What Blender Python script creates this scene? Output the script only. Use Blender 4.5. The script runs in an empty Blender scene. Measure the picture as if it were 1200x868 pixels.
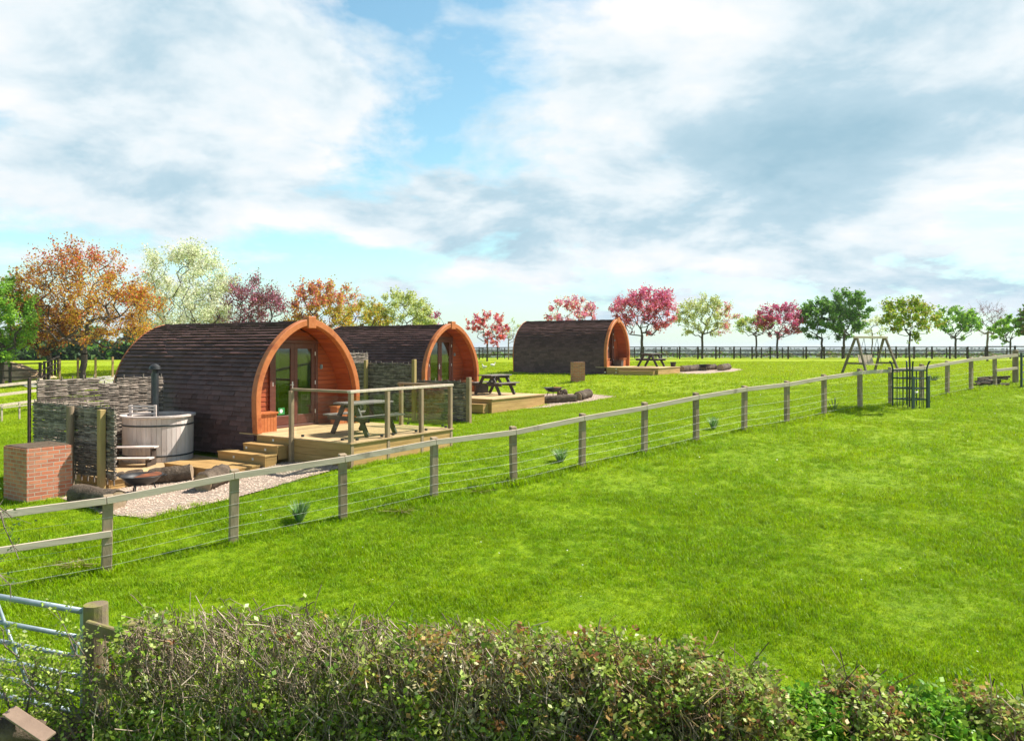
import bpy, math, random
import numpy as np
from mathutils import Vector, Matrix, Quaternion
random.seed(7); rng = np.random.default_rng(7)
PI = math.pi; R = math.radians
F = 900.0; CZ = 4.4; HZ = 407.0          # focal length in px of the 1200 px photograph, eye height, horizon row
sc = bpy.context.scene; col = sc.collection

# ------------------------------------------------------------------ helpers
def W(px, py, Y): return Vector(((px-600)/F*Y, Y, CZ-(py-HZ)*Y/F))

class MB:
    def __init__(s): s.v=[]; s.f=[]; s.m=[]
    def add(s, vs, fs, mi=0):
        o=len(s.v); s.v.extend([tuple(v) for v in vs]); s.f.extend([tuple(o+i for i in f) for f in fs]); s.m.extend([mi]*len(fs))
    def box(s, c, d, rz=0, mi=0, tilt=None):
        M=Matrix.Rotation(rz,3,'Z')
        if tilt is not None: M=M@tilt
        c=Vector(c); h=[x/2 for x in d]
        vs=[c+M@Vector((sx*h[0],sy*h[1],sz*h[2])) for sz in(-1,1) for sy in(-1,1) for sx in(-1,1)]
        s.add(vs,[(0,2,3,1),(4,5,7,6),(0,1,5,4),(2,6,7,3),(0,4,6,2),(1,3,7,5)],mi)
    def bx(s,x0,x1,y0,y1,z0,z1,mi=0): s.box(((x0+x1)/2,(y0+y1)/2,(z0+z1)/2),(abs(x1-x0),abs(y1-y0),abs(z1-z0)),0,mi)
    def beam(s,p0,p1,w,h,up=(0,0,1),mi=0):
        p0=Vector(p0);p1=Vector(p1);d=(p1-p0).normalized();u=Vector(up);x=d.cross(u)
        if x.length<1e-4: x=d.cross(Vector((0,1,0)))
        x.normalize();u=x.cross(d)
        vs=[p+x*sx*w/2+u*su*h/2 for p in(p0,p1) for su in(-1,1) for sx in(-1,1)]
        s.add(vs,[(0,1,3,2),(4,6,7,5),(0,4,5,1),(2,3,7,6),(0,2,6,4),(1,5,7,3)],mi)
    def tube(s,pts,rs,n=8,caps=True,mi=0,jit=0):
        pts=[Vector(p) for p in pts]
        if not hasattr(rs,'__len__'): rs=[rs]*len(pts)
        vs=[];ref=None
        for i,p in enumerate(pts):
            d=(pts[min(i+1,len(pts)-1)]-pts[max(i-1,0)])
            d=d.normalized() if d.length>0 else Vector((0,0,1))
            if ref is None: ref=d.cross(Vector((0,0,1)) if abs(d.z)<.9 else Vector((1,0,0))).normalized()
            x=(ref-d*ref.dot(d)).normalized();ref=x;y=d.cross(x)
            for k in range(n):
                a=2*PI*k/n; r=rs[i]*(1+(random.uniform(-jit,jit) if jit else 0)); vs.append(p+x*math.cos(a)*r+y*math.sin(a)*r)
        fs=[]
        for i in range(len(pts)-1):
            for k in range(n):
                a=i*n+k;b=i*n+(k+1)%n; fs.append((a,b,b+n,a+n))
        if caps: fs.append(tuple(range(n-1,-1,-1))); fs.append(tuple(range((len(pts)-1)*n,len(pts)*n)))
        s.add(vs,fs,mi)
    def lathe(s,prof,n=32,c=(0,0,0),mi=0,a0=0,a1=2*PI):
        full=abs(a1-a0-2*PI)<1e-6; m=n if full else n+1
        vs=[(c[0]+r*math.cos(a0+(a1-a0)*k/n),c[1]+r*math.sin(a0+(a1-a0)*k/n),c[2]+z) for r,z in prof for k in range(m)]
        fs=[]
        for i in range(len(prof)-1):
            for k in range(n):
                k2=(k+1)%m; fs.append((i*m+k,i*m+k2,(i+1)*m+k2,(i+1)*m+k))
        s.add(vs,fs,mi)
    def build(s,name,mats,parent=None,smooth=False,bevel=0):
        me=bpy.data.meshes.new(name); me.from_pydata(s.v,[],s.f)
        for m in (mats if isinstance(mats,(list,tuple)) else [mats]): me.materials.append(m)
        if any(s.m): me.polygons.foreach_set('material_index',s.m)
        if smooth: me.polygons.foreach_set('use_smooth',[True]*len(s.f))
        me.update(); o=bpy.data.objects.new(name,me); col.objects.link(o)
        if parent: o.parent=parent
        if bevel:
            b=o.modifiers.new('bevel','BEVEL'); b.width=bevel; b.segments=1; b.limit_method='ANGLE'; b.angle_limit=R(40)
        return o
def npmesh(name, V, Fc, mat, parent=None, colors=None, smooth=False):
    V=np.asarray(V,np.float32).reshape(-1,3); Fc=np.asarray(Fc,np.int32); k=Fc.shape[1]
    me=bpy.data.meshes.new(name); me.vertices.add(len(V)); me.vertices.foreach_set('co',V.ravel())
    me.loops.add(Fc.size); me.loops.foreach_set('vertex_index',Fc.ravel())
    me.polygons.add(len(Fc)); me.polygons.foreach_set('loop_start',np.arange(0,Fc.size,k,dtype=np.int32))
    if smooth: me.polygons.foreach_set('use_smooth',np.ones(len(Fc),bool))
    me.update(calc_edges=True); me.validate()
    if colors is not None:
        ca=me.color_attributes.new('Col','FLOAT_COLOR','POINT')
        ca.data.foreach_set('color',np.concatenate([colors,np.ones((len(colors),1))],1).astype(np.float32).ravel())
    me.materials.append(mat); o=bpy.data.objects.new(name,me); col.objects.link(o)
    if parent: o.parent=parent
    return o
def empty(name,loc,rz=0):
    o=bpy.data.objects.new(name,None); col.objects.link(o); o.location=loc; o.rotation_euler=(0,0,rz); o.empty_display_size=.2; return o
def tag(o,label=None,cat=None,group=None,kind=None):
    if label: o['label']=label
    if cat: o['category']=cat
    if group: o['group']=group
    if kind: o['kind']=kind
    return o
def copy_tree(o,parent=None):
    c=o.copy(); col.objects.link(c); c.parent=parent
    for ch in list(o.children): copy_tree(ch,c)
    return c

# ------------------------------------------------------------------ materials
class NT:
    def __init__(s,m): s.t=m.node_tree; s.t.nodes.clear()
    def n(s,ty,**kw):
        nd=s.t.nodes.new(ty)
        for k,v in kw.items():
            if k.startswith('i_'):
                key=k[2:]; key=int(key) if key.isdigit() else key.replace('_',' ')
                if isinstance(v,bpy.types.NodeSocket): s.t.links.new(v,nd.inputs[key])
                else: nd.inputs[key].default_value=v
            else: setattr(nd,k,v)
        return nd
    def l(s,a,b): s.t.links.new(a,b)
    def noise(s,vec,scale,detail=3,rough=.55,dist=0):
        return s.n('ShaderNodeTexNoise',i_Vector=vec,i_Scale=scale,i_Detail=detail,i_Roughness=rough,i_Distortion=dist).outputs['Fac']
    def ramp(s,fac,stops):
        r=s.n('ShaderNodeValToRGB',i_Fac=fac); e=r.color_ramp.elements
        while len(e)<len(stops): e.new(.5)
        for k,(p,c) in enumerate(stops): e[k].position=p; e[k].color=(c,c,c,1) if not hasattr(c,'__len__') else (*c,1)
        return r.outputs['Color']
    def mix(s,fac,a,b,mode='MIX'):
        m=s.n('ShaderNodeMix',data_type='RGBA',blend_type=mode)
        for i,v in ((0,fac),(6,a),(7,b)):
            if isinstance(v,bpy.types.NodeSocket): s.l(v,m.inputs[i])
            elif i==0: m.inputs[0].default_value=v
            else: m.inputs[i].default_value=(*v,1)
        return m.outputs[2]
    def math(s,op,a,b=0,c=None,clamp=False):
        m=s.n('ShaderNodeMath',operation=op,use_clamp=clamp)
        for i,v in enumerate((a,b,c)):
            if v is None: continue
            if isinstance(v,bpy.types.NodeSocket): s.l(v,m.inputs[i])
            else: m.inputs[i].default_value=v
        return m.outputs[0]
    def vmul(s,v,k):
        m=s.n('ShaderNodeVectorMath',operation='MULTIPLY'); s.l(v,m.inputs[0]); m.inputs[1].default_value=k; return m.outputs[0]
def newmat(name):
    m=bpy.data.materials.new(name); m.use_nodes=True; return m,NT(m)
def surf(name,c1,c2,scale=4,stretch=(1,1,1),rough=.75,bump=.3,bscale=None,island=.35,detail=5,spec=.3,metal=0,c3=None,c3t=.62,space='Object',bdist=.01):
    """weathered two/three colour surface with grain, blotches and a slightly different shade for each board or stone"""
    m,t=newmat(name); co=t.n('ShaderNodeTexCoord').outputs['Object'] if space=='Object' else t.n('ShaderNodeNewGeometry').outputs['Position']
    v=t.vmul(co,stretch); f=t.noise(v,scale,detail,.6,.4)
    c=t.mix(t.ramp(f,[(.3,0),(.7,1)]),c1,c2)
    if c3: c=t.mix(t.ramp(t.noise(co,scale*.35,4,.65),[(c3t,0),(c3t+.12,.85)]),c,c3)
    isl=t.n('ShaderNodeNewGeometry').outputs['Random Per Island']
    br=t.math('MULTIPLY_ADD',isl,island,1-island/2)
    hs=t.n('ShaderNodeHueSaturation',i_Value=br,i_Color=c)
    h=t.noise(v,bscale or scale*4,6,.65)
    b=t.n('ShaderNodeBump',i_Strength=bump,i_Distance=bdist,i_Height=h)
    p=t.n('ShaderNodeBsdfPrincipled',i_Base_Color=hs.outputs[0],i_Roughness=rough,i_Metallic=metal,i_Normal=b.outputs[0])
    p.inputs['Specular IOR Level'].default_value=spec
    o=t.n('ShaderNodeOutputMaterial'); t.l(p.outputs[0],o.inputs[0]); return m
def leafmat(name,vary=.3,trans=.35,rough=.55,gain=1.0):
    m,t=newmat(name); a=t.n('ShaderNodeAttribute',attribute_name='Col').outputs['Color']
    isl=t.n('ShaderNodeNewGeometry').outputs['Random Per Island']
    hs=t.n('ShaderNodeHueSaturation',i_Value=t.math('MULTIPLY_ADD',isl,vary*2,gain-vary),i_Hue=t.math('MULTIPLY_ADD',isl,.03,.485),i_Color=a).outputs[0]
    p=t.n('ShaderNodeBsdfPrincipled',i_Base_Color=hs,i_Roughness=rough); p.inputs['Specular IOR Level'].default_value=.35
    tr=t.n('ShaderNodeBsdfTranslucent',i_Color=hs)
    mx=t.n('ShaderNodeMixShader',i_Fac=trans); t.l(p.outputs[0],mx.inputs[1]); t.l(tr.outputs[0],mx.inputs[2])
    o=t.n('ShaderNodeOutputMaterial'); t.l(mx.outputs[0],o.inputs[0]); return m
M={}
M['shingle']=surf('shingle',(.095,.046,.042),(.138,.072,.066),9,(1,1,1),.58,.5,60,.65,c3=(.15,.09,.088),c3t=.66,spec=.4)
M['orange']=surf('orange_stain',(.43,.125,.036),(.55,.18,.06),6,(1,1,1),.5,.3,24,.12,spec=.35,c3=(.33,.08,.026),c3t=.56)
M['clad']=surf('stained_cladding',(.32,.062,.018),(.42,.092,.026),3,(1,.3,6),.5,.2,30,.25,spec=.35)
M['doorwood']=surf('door_wood',(.105,.030,.020),(.15,.045,.028),4,(1,1,5),.45,.15,30,.1,spec=.4)
M['deck']=surf('deck_boards',(.46,.31,.15),(.60,.43,.24),3,(1.5,8,1.5),.75,.25,20,.28,c3=(.42,.31,.18),c3t=.6)
M['fascia']=surf('deck_fascia',(.34,.20,.070),(.47,.295,.115),2.5,(.6,.6,6),.75,.25,24,.3,c3=(.30,.21,.10),c3t=.63)
M['railwood']=surf('rail_wood',(.24,.165,.10),(.36,.26,.165),3,(1,1,1),.8,.3,30,.2,c3=(.26,.19,.12),c3t=.6)
M['paling']=surf('weathered_post',(.20,.14,.085),(.36,.275,.185),5,(1,1,.25),.85,.5,30,.35,c3=(.11,.08,.05),c3t=.56)
M['rail']=surf('weathered_rail',(.42,.335,.255),(.60,.50,.40),4,(.3,3,3),.85,.4,30,.25,c3=(.17,.13,.095),c3t=.6)
M['darkfence']=surf('dark_fence',(.035,.024,.018),(.075,.052,.04),5,(1,1,1),.8,.2,20,.4)
M['picnic']=surf('dark_picnic_wood',(.045,.036,.033),(.085,.07,.064),5,(1,1,1),.62,.3,30,.4,spec=.4)
M['picnictop']=surf('picnic_top',(.13,.11,.10),(.22,.19,.175),4,(1,1,1),.7,.3,30,.35,spec=.4)
M['tubwood']=surf('tub_staves',(.60,.49,.44),(.76,.67,.62),3,(3,3,.4),.8,.3,30,.22,c3=(.34,.27,.24),c3t=.62)
M['black']=surf('black_steel',(.018,.018,.02),(.035,.034,.034),8,(1,1,1),.45,.1,30,.1,spec=.5)
M['guard']=surf('green_iron',(.012,.035,.030),(.02,.055,.045),10,(1,1,1),.5,.2,40,.1,spec=.5)
M['pipe']=surf('flue_steel',(.045,.05,.055),(.11,.115,.12),8,(1,1,.3),.4,.15,20,.1,metal=.6)
M['rust']=surf('rusty_steel',(.06,.028,.02),(.33,.10,.035),3,(1,1,1),.8,.3,40,.2,c3=(.03,.02,.018),c3t=.55)
M['galv']=surf('galvanised_tube',(.22,.28,.32),(.34,.41,.45),9,(1,1,1),.5,.1,60,.05,metal=.35,spec=.5,c3=(.28,.33,.36),c3t=.6)
M['wire']=surf('fence_wire',(.45,.48,.45),(.6,.62,.6),9,(1,1,1),.5,0,60,.05,spec=.5)
M['bark']=surf('log_bark',(.055,.038,.026),(.17,.125,.09),5,(1,1,1),.9,1,22,.3,c3=(.25,.20,.15),c3t=.6,bdist=.03)
M['cut']=surf('cut_wood',(.26,.18,.11),(.40,.30,.20),14,(1,1,1),.85,.3,50,.2,c3=(.12,.08,.05),c3t=.6)
M['trunk']=surf('tree_bark',(.055,.042,.032),(.13,.105,.08),5,(1,1,.4),.9,.8,20,0,space='P',bdist=.03)
M['palebark']=surf('twig_bark',(.14,.105,.085),(.24,.19,.16),5,(1,1,.4),.9,.3,20,.3,space='P')
M['wattle']=surf('hazel_weave',(.13,.10,.08),(.34,.28,.23),7,(1,1,1),.85,.5,60,1.15,space='P')
M['stakewood']=surf('gold_post',(.30,.20,.075),(.46,.33,.14),4,(1,1,.2),.8,.3,30,.2,c3=(.20,.14,.06),c3t=.6)
M['mossy']=surf('mossy_timber',(.16,.12,.075),(.28,.22,.14),4,(1,1,.3),.9,.6,26,.3,c3=(.24,.25,.03),c3t=.47,bdist=.02)
M['dirt']=surf('dirt',(.075,.052,.034),(.14,.10,.065),2,(1,1,1),.95,1,12,.3,c3=(.06,.08,.02),c3t=.6,space='P',bdist=.05)
M['straw']=surf('straw_heap',(.55,.36,.20),(.72,.52,.32),2,(1,1,1),.95,1,10,.3,c3=(.22,.14,.08),c3t=.55,bdist=.06)
M['slab']=surf('pink_slab',(.26,.175,.13),(.36,.25,.185),3,(1,1,1),.85,.4,20,.1,c3=(.26,.17,.12),c3t=.6)
M['swingwood']=surf('swing_wood',(.10,.075,.055),(.22,.18,.14),5,(1,1,1),.9,.3,30,.3)
M['white']=surf('white_paint',(.75,.75,.73),(.8,.8,.78),5,(1,1,1),.5,.05,20,.05)
M['hen']=surf('white_feathers',(.72,.68,.6),(.82,.8,.74),15,(1,1,1),.9,.3,40,.05)
M['grey']=surf('grey_track',(.36,.34,.31),(.5,.47,.43),1.5,(1,1,1),.95,.4,30,.1,space='P')
M['card']=surf('green_card',(.03,.22,.06),(.04,.26,.07),3,(1,1,1),.5,0,5,0)
M['curtain']=surf('curtain',(.20,.23,.17),(.27,.30,.22),3,(8,8,.2),.9,.3,8,.1)
M['barnwall']=surf('barn_wall',(.42,.46,.5),(.55,.6,.64),2,(1,1,.2),.7,.1,8,.1)
M['barnroof']=surf('barn_roof',(.20,.22,.25),(.28,.3,.33),2,(1,1,1),.7,.1,8,.1)
M['leaf']=leafmat('leaves',.3,.48,.55,1.2); M['leafn']=leafmat('hedge_leaves',.35,.42,.40)
M['twig']=leafmat('dead_twigs',.35,0,.85)
m,t=newmat('glass'); fr=t.math('POWER',t.n('ShaderNodeLayerWeight',i_Blend=.5).outputs['Facing'],4.0)
tb=t.n('ShaderNodeBsdfTransparent',i_Color=(.93,.96,.93,1)); g=t.n('ShaderNodeBsdfGlossy',i_Roughness=.02,i_Color=(.9,.95,.93,1))
mx=t.n('ShaderNodeMixShader',i_Fac=t.math('MULTIPLY_ADD',fr,.55,.035)); t.l(tb.outputs[0],mx.inputs[1]); t.l(g.outputs[0],mx.inputs[2])
o=t.n('ShaderNodeOutputMaterial'); t.l(mx.outputs[0],o.inputs[0]); M['glass']=m
m,t=newmat('window_glass'); fr=t.math('POWER',t.n('ShaderNodeLayerWeight',i_Blend=.5).outputs['Facing'],3.0)
tb=t.n('ShaderNodeBsdfTransparent',i_Color=(.5,.54,.5,1)); g=t.n('ShaderNodeBsdfGlossy',i_Roughness=.03,i_Color=(.85,.9,.9,1))
mx=t.n('ShaderNodeMixShader',i_Fac=t.math('MULTIPLY_ADD',fr,.6,.10,True)); t.l(tb.outputs[0],mx.inputs[1]); t.l(g.outputs[0],mx.inputs[2])
o=t.n('ShaderNodeOutputMaterial'); t.l(mx.outputs[0],o.inputs[0]); M['pane']=m
# brick
m,t=newmat('brick'); uv=t.n('ShaderNodeUVMap').outputs[0]
bk=t.n('ShaderNodeTexBrick',i_Vector=uv,i_Scale=1.0,i_Color1=(.60,.20,.10,1),i_Color2=(.40,.11,.06,1),i_Mortar=(.46,.38,.30,1)); bk.offset=.5
for k,v in (('Mortar Size',.009),('Mortar Smooth',.3),('Bias',-.1),('Brick Width',.225),('Row Height',.075)): bk.inputs[k].default_value=v
co=t.n('ShaderNodeTexCoord').outputs['Object']
c=t.mix(t.ramp(t.noise(co,5,5,.7),[(.45,0),(.75,.7)]),bk.outputs[0],(.50,.30,.20))
c=t.mix(t.ramp(t.noise(co,2.2,5,.7),[(.5,0),(.8,.5)]),c,(.14,.09,.06))
h=t.math('SUBTRACT',t.math('MULTIPLY',t.noise(co,40,4),.3),bk.outputs['Fac'])
b=t.n('ShaderNodeBump',i_Strength=.8,i_Distance=.012,i_Height=h)
p=t.n('ShaderNodeBsdfPrincipled',i_Base_Color=c,i_Roughness=.9,i_Normal=b.outputs[0]); o=t.n('ShaderNodeOutputMaterial'); t.l(p.outputs[0],o.inputs[0]); M['brick']=m
# grass: one colour field shared by ground sheet and blades
GA=(.235,.375,.001); GB=(.300,.425,.001); GC=(.190,.325,.001); GD=(.34,.32,.05)
def grass_color(t,pos):
    big=t.noise(pos,.16,3,.6); mid=t.noise(pos,.9,4,.65); fine=t.noise(pos,7,4,.7)
    c=t.mix(t.ramp(big,[(.35,0),(.65,1)]),GA,GB)
    c=t.mix(t.ramp(mid,[(.40,.75),(.6,0)]),c,GC)
    c=t.mix(t.ramp(fine,[(.5,0),(.75,.5)]),c,GB); c=t.mix(t.ramp(t.noise(pos,4.5,5,.7),[(.36,.45),(.5,0)]),c,(.12,.24,.001))
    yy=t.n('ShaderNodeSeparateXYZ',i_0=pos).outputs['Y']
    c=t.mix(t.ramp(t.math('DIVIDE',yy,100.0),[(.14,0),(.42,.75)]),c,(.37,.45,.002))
    sp=t.noise(t.vmul(pos,(1,1,.2)),.55,5,.75)
    return t.mix(t.ramp(sp,[(.73,0),(.82,.5)]),c,GD), mid
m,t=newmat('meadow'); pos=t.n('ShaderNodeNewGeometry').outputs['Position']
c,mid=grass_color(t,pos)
# distant farmland beyond the ridge: distance haze put into bluer, greyer field colours
sy=t.n('ShaderNodeSeparateXYZ',i_0=pos).outputs['Y']
far=t.ramp(t.math('DIVIDE',sy,1000.0),[(.10,0),(.16,1)])
fc=t.mix(t.ramp(t.noise(pos,.012,3,.6),[(.4,0),(.6,1)]),(.06,.10,.05),(.14,.17,.08))
c=t.mix(far,c,fc)
h=t.math('ADD',t.noise(pos,22,5,.75),t.math('MULTIPLY',t.noise(pos,3,4,.6),1.2))
b=t.n('ShaderNodeBump',i_Strength=.9,i_Distance=.05,i_Height=h)
c=t.mix(t.ramp(t.noise(pos,14,4,.8),[(.3,.6),(.6,0)]),c,(.04,.10,.006))
p=t.n('ShaderNodeBsdfPrincipled',i_Base_Color=c,i_Roughness=.8,i_Normal=b.outputs[0]); p.inputs['Specular IOR Level'].default_value=.15
o=t.n('ShaderNodeOutputMaterial'); t.l(p.outputs[0],o.inputs[0]); M['meadow']=m
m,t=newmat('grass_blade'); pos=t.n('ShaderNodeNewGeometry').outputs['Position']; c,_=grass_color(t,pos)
isl=t.n('ShaderNodeNewGeometry').outputs['Random Per Island']; rnd=t.n('ShaderNodeObjectInfo').outputs['Random']
c=t.n('ShaderNodeHueSaturation',i_Color=c,i_Value=t.math('ADD',t.math('MULTIPLY_ADD',isl,.8,.62),t.math('MULTIPLY',rnd,.25)),i_Hue=t.math('MULTIPLY_ADD',rnd,.025,.485)).outputs[0]
p=t.n('ShaderNodeBsdfPrincipled',i_Base_Color=c,i_Roughness=.5); p.inputs['Specular IOR Level'].default_value=.3
tr=t.n('ShaderNodeBsdfTranslucent',i_Color=c); mx=t.n('ShaderNodeMixShader',i_Fac=.4); t.l(p.outputs[0],mx.inputs[1]); t.l(tr.outputs[0],mx.inputs[2])
o=t.n('ShaderNodeOutputMaterial'); t.l(mx.outputs[0],o.inputs[0]); M['blade']=m
M['pebble']=surf('pebbles',(.44,.33,.25),(.62,.49,.39),9,(1,1,1),.85,.4,50,.7,space='P')
M['gravel']=surf('gravel_bed',(.30,.22,.165),(.52,.41,.33),38,(1,1,1),.9,1,60,0,space='P',bdist=.02)

# ------------------------------------------------------------------ terrain
# pod frames: origin (X, Y) of the front arch, heading, level of the deck floor below the eye
PODS={1:(-5.066,19.257,.574,2.014),2:(-2.323,29.671,.581,1.79),3:(6.03,43.865,.538,1.089)}
def PL(k,a,b,z=0):
    X,Y,t_,D=PODS[k]; return Vector((X+a*math.cos(t_)+b*math.sin(t_),Y-a*math.sin(t_)+b*math.cos(t_),CZ-D+z))
FP=[(124,672),(273,636),(402,609),(508.5,584),(602,568),(682,548),(755,532),(816,517),(872,505),(922,497),(966,487),(1008,479),(1044,475),(1080,470),(1110,463.5),(1138,457.5),(1166,453.5),(1190,450)]
FENCE=[]
for px,py in FP:
    Y=11.4*1776/(1900-px); FENCE.append(((px-600)/F*Y,Y,-(py-HZ)*Y/F))
ctrl=list(FENCE)
ctrl+=[(-8.7,14,-2.86),(-3.9,7.3,-3.75),(5,6.4,-3.9),(0,2,-4.25),(-11,8,-3.75),(15,8,-3.5),(20,15,-2.75),(-14,20,-2.9),(-19,28,-2.6),(-25,48,-1.75),(-14,45,-1.7),
 (24,27,-1.5),(14,22,-1.95),(3,35,-1.62),(17.5,40,-1.42),(9.3,30,-1.62),
 (-60,10,-3.6),(60,10,-3.1),(-70,45,-2.1),(70,45,-1.2),(-80,90,-1.7),(80,90,-1.15),(0,-12,-4.5),(-40,-12,-4.4),(40,-12,-4.3),(0,72,-1.15),(25,72,-1.12),(50,72,-1.1),(-15,75,-1.3),(0,92,-1.2),(40,95,-1.2)]
for k,a,b,z in [(1,3.05,-1.66,-.5),(1,3.05,1.9,-.5),(1,-1,-4.9,-.95),(1,-3.5,-4.9,-.9),(1,-5.9,-1.7,-.62),(1,-6,2,-.45),(1,1,-4.5,-.85),
                (2,3.05,-1.66,-.52),(2,3.05,1.9,-.46),(2,3.95,-4.2,-.55),(2,-5.9,-1.7,-.5),(2,-5.9,2,-.4),(3,3.05,-1.66,-.42),(3,3.05,1.9,-.4),(3,-5.9,-1.7,-.45),(3,-5.9,1.7,-.35)]:
    p=PL(k,a,b,z); ctrl.append((p.x,p.y,p.z-CZ))
C=np.array(ctrl,float); XY=C[:,:2]*[.7,1]
def U(r2): return r2*np.log(r2+1e-9)
n=len(C); d2=((XY[:,None]-XY[None])**2).sum(-1)
A=np.zeros((n+3,n+3)); A[:n,:n]=U(d2)+np.eye(n)*3.0; A[:n,n]=1; A[:n,n+1:]=XY; A[n,:n]=1; A[n+1:,:n]=XY.T
wgt=np.linalg.solve(A,np.concatenate([C[:,2],[0,0,0]]))
def tz(x,y):
    x=np.atleast_1d(np.asarray(x,float)); y=np.atleast_1d(np.asarray(y,float))
    q=np.stack([np.clip(x,-90,90)*.7,np.clip(y,-14,95)],-1)
    out=np.empty(len(q))
    for i in range(0,len(q),20000):
        s=q[i:i+20000]; out[i:i+20000]=U(((s[:,None]-XY[None])**2).sum(-1))@wgt[:n]+wgt[n]+s@wgt[n+1:]
    s=np.clip((y-84)/180,0,1); s=s*s*(3-2*s); s2=np.clip((np.abs(x)-90)/200,0,1)
    return CZ+out*(1-s)+(-9.0)*s-4*s2*(1-s)
def g(x,y): return float(tz(x,y)[0])
def G(px,py,y0=4.0,y1=100.0):
    Ys=np.arange(y0,y1,.05); X=(px-600)/F*Ys; zr=CZ-(py-HZ)*Ys/F; d=zr-tz(X,Ys); k=np.argmax(d<0)
    if not (d<0).any(): k=len(Ys)-1
    return Vector((X[k],Ys[k],zr[k]))
def grid_ax(parts):
    out=[]
    for a,b,s in parts: out+=list(np.arange(a,b,s))
    return np.array(out+[parts[-1][1]])
gx=grid_ax([(-3000,-400,400),(-400,-100,30),(-100,-30,5),(-30,32,.45),(32,100,4),(100,400,30),(400,3000,400)])
gy=grid_ax([(-60,0,6),(0,5,1),(5,45,.4),(45,100,1.5),(100,300,15),(300,1000,100),(1000,5000,500)])
GX,GY=np.meshgrid(gx,gy); gzv=tz(GX.ravel(),GY.ravel())
und=.02*np.sin(GX.ravel()*1.7+np.sin(GY.ravel()*1.1)*1.3)*np.sin(GY.ravel()*1.9+1)*(GY.ravel()<100)
V=np.stack([GX.ravel(),GY.ravel(),gzv+und*.6-.005],-1); nx,ny=len(gx),len(gy)
i=np.arange(nx*ny).reshape(ny,nx); Fc=np.stack([i[:-1,:-1],i[:-1,1:],i[1:,1:],i[1:,:-1]],-1).reshape(-1,4)
tag(npmesh('ground',V,Fc,M['meadow'],smooth=True),kind='structure')

def drape(name,pix,mat,dz=.012,kind='structure',world=False):
    pts=[Vector(p) for p in pix] if world else [G(*p) for p in pix]
    P=np.array([[p.x,p.y] for p in pts]); mn,mx_=P.min(0),P.max(0); st=max((mx_-mn).max()/140,.05)
    xs=np.arange(mn[0]-st,mx_[0]+st,st); ys=np.arange(mn[1]-st,mx_[1]+st,st); mb=MB(); idx={}
    def vid(ix,iy):
        if (ix,iy) not in idx:
            x,y=mn[0]-st+ix*st,mn[1]-st+iy*st; x+=.25*st*math.sin(ix*7.1+iy*3.3); y+=.25*st*math.sin(ix*2.7+iy*8.9)
            idx[(ix,iy)]=len(mb.v); mb.v.append((x,y,g(x,y)+dz+.012))
        return idx[(ix,iy)]
    for ix in range(len(xs)):
        for iy in range(len(ys)):
            if inside(mn[0]-st+(ix+.5)*st,mn[1]-st+(iy+.5)*st,P):
                mb.f.append((vid(ix,iy),vid(ix+1,iy),vid(ix+1,iy+1),vid(ix,iy+1))); mb.m.append(0)
    o=mb.build(name,mat,smooth=True); tag(o,kind=kind); return P
def inside(x,y,P):
    c=False; n=len(P); j=n-1
    for i in range(n):
        if (P[i][1]>y)!=(P[j][1]>y) and x<(P[j][0]-P[i][0])*(y-P[i][1])/(P[j][1]-P[i][1])+P[i][0]: c=not c
        j=i
    return c
def inside_np(X,Y,P):
    c=np.zeros(len(X),bool); n=len(P); j=n-1
    for i in range(n):
        if P[i][1]!=P[j][1]:
            c^=((P[i][1]>Y)!=(P[j][1]>Y))&(X<(P[j][0]-P[i][0])*(Y-P[i][1])/(P[j][1]-P[i][1])+P[i][0])
        j=i
    return c
def pebbles(name,P,n,r0,r1,label):
    mn,mx_=P.min(0),P.max(0); q=rng.uniform(mn,mx_,(n*3,2)); q=q[inside_np(q[:,0],q[:,1],P)][:n]; n=len(q)
    z=tz(q[:,0],q[:,1])+.028; r=rng.uniform(r0,r1,n)
    base=np.array([[1,0,0],[0,1,0],[-1,0,0],[0,-1,0],[0,0,1],[0,0,-1]])*[1,1,.6]
    a=rng.uniform(0,6.28,n); ca,sa=np.cos(a),np.sin(a)
    b=base[None]*rng.uniform(.6,1.3,(n,6,1)); V=np.stack([b[...,0]*ca[:,None]-b[...,1]*sa[:,None],b[...,0]*sa[:,None]+b[...,1]*ca[:,None],b[...,2]],-1)*r[:,None,None]
    V+=np.stack([q[:,0],q[:,1],z],-1)[:,None]
    f=np.array([[0,1,4],[1,2,4],[2,3,4],[3,0,4]]); Fc=(np.arange(n)*6)[:,None,None]+f[None]
    tag(npmesh(name,V,Fc.reshape(-1,3),M['pebble']),label,'gravel',kind='stuff')
gp1=drape('gravel_patch',[(70,585),(118,603),(172,609),(280,583),(402,549),(406,540),(340,542),(285,549),(215,556),(140,562),(78,572)],M['gravel'])
gp2=drape('gravel_patch',[(553,477),(600,480),(640,478),(690,471),(727,465),(690,462),(640,462),(600,466),(572,468)],M['gravel'])
gp3=drape('gravel_patch',[(773,438),(830,439),(876,433.5),(850,431),(798,431)],M['gravel'])
pebbles('gravel',gp1,9000,.010,.026,'loose pale gravel around the near fire pit')
pebbles('gravel',gp2,2500,.015,.03,'loose pale gravel around the log seats by the middle cabin')

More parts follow.
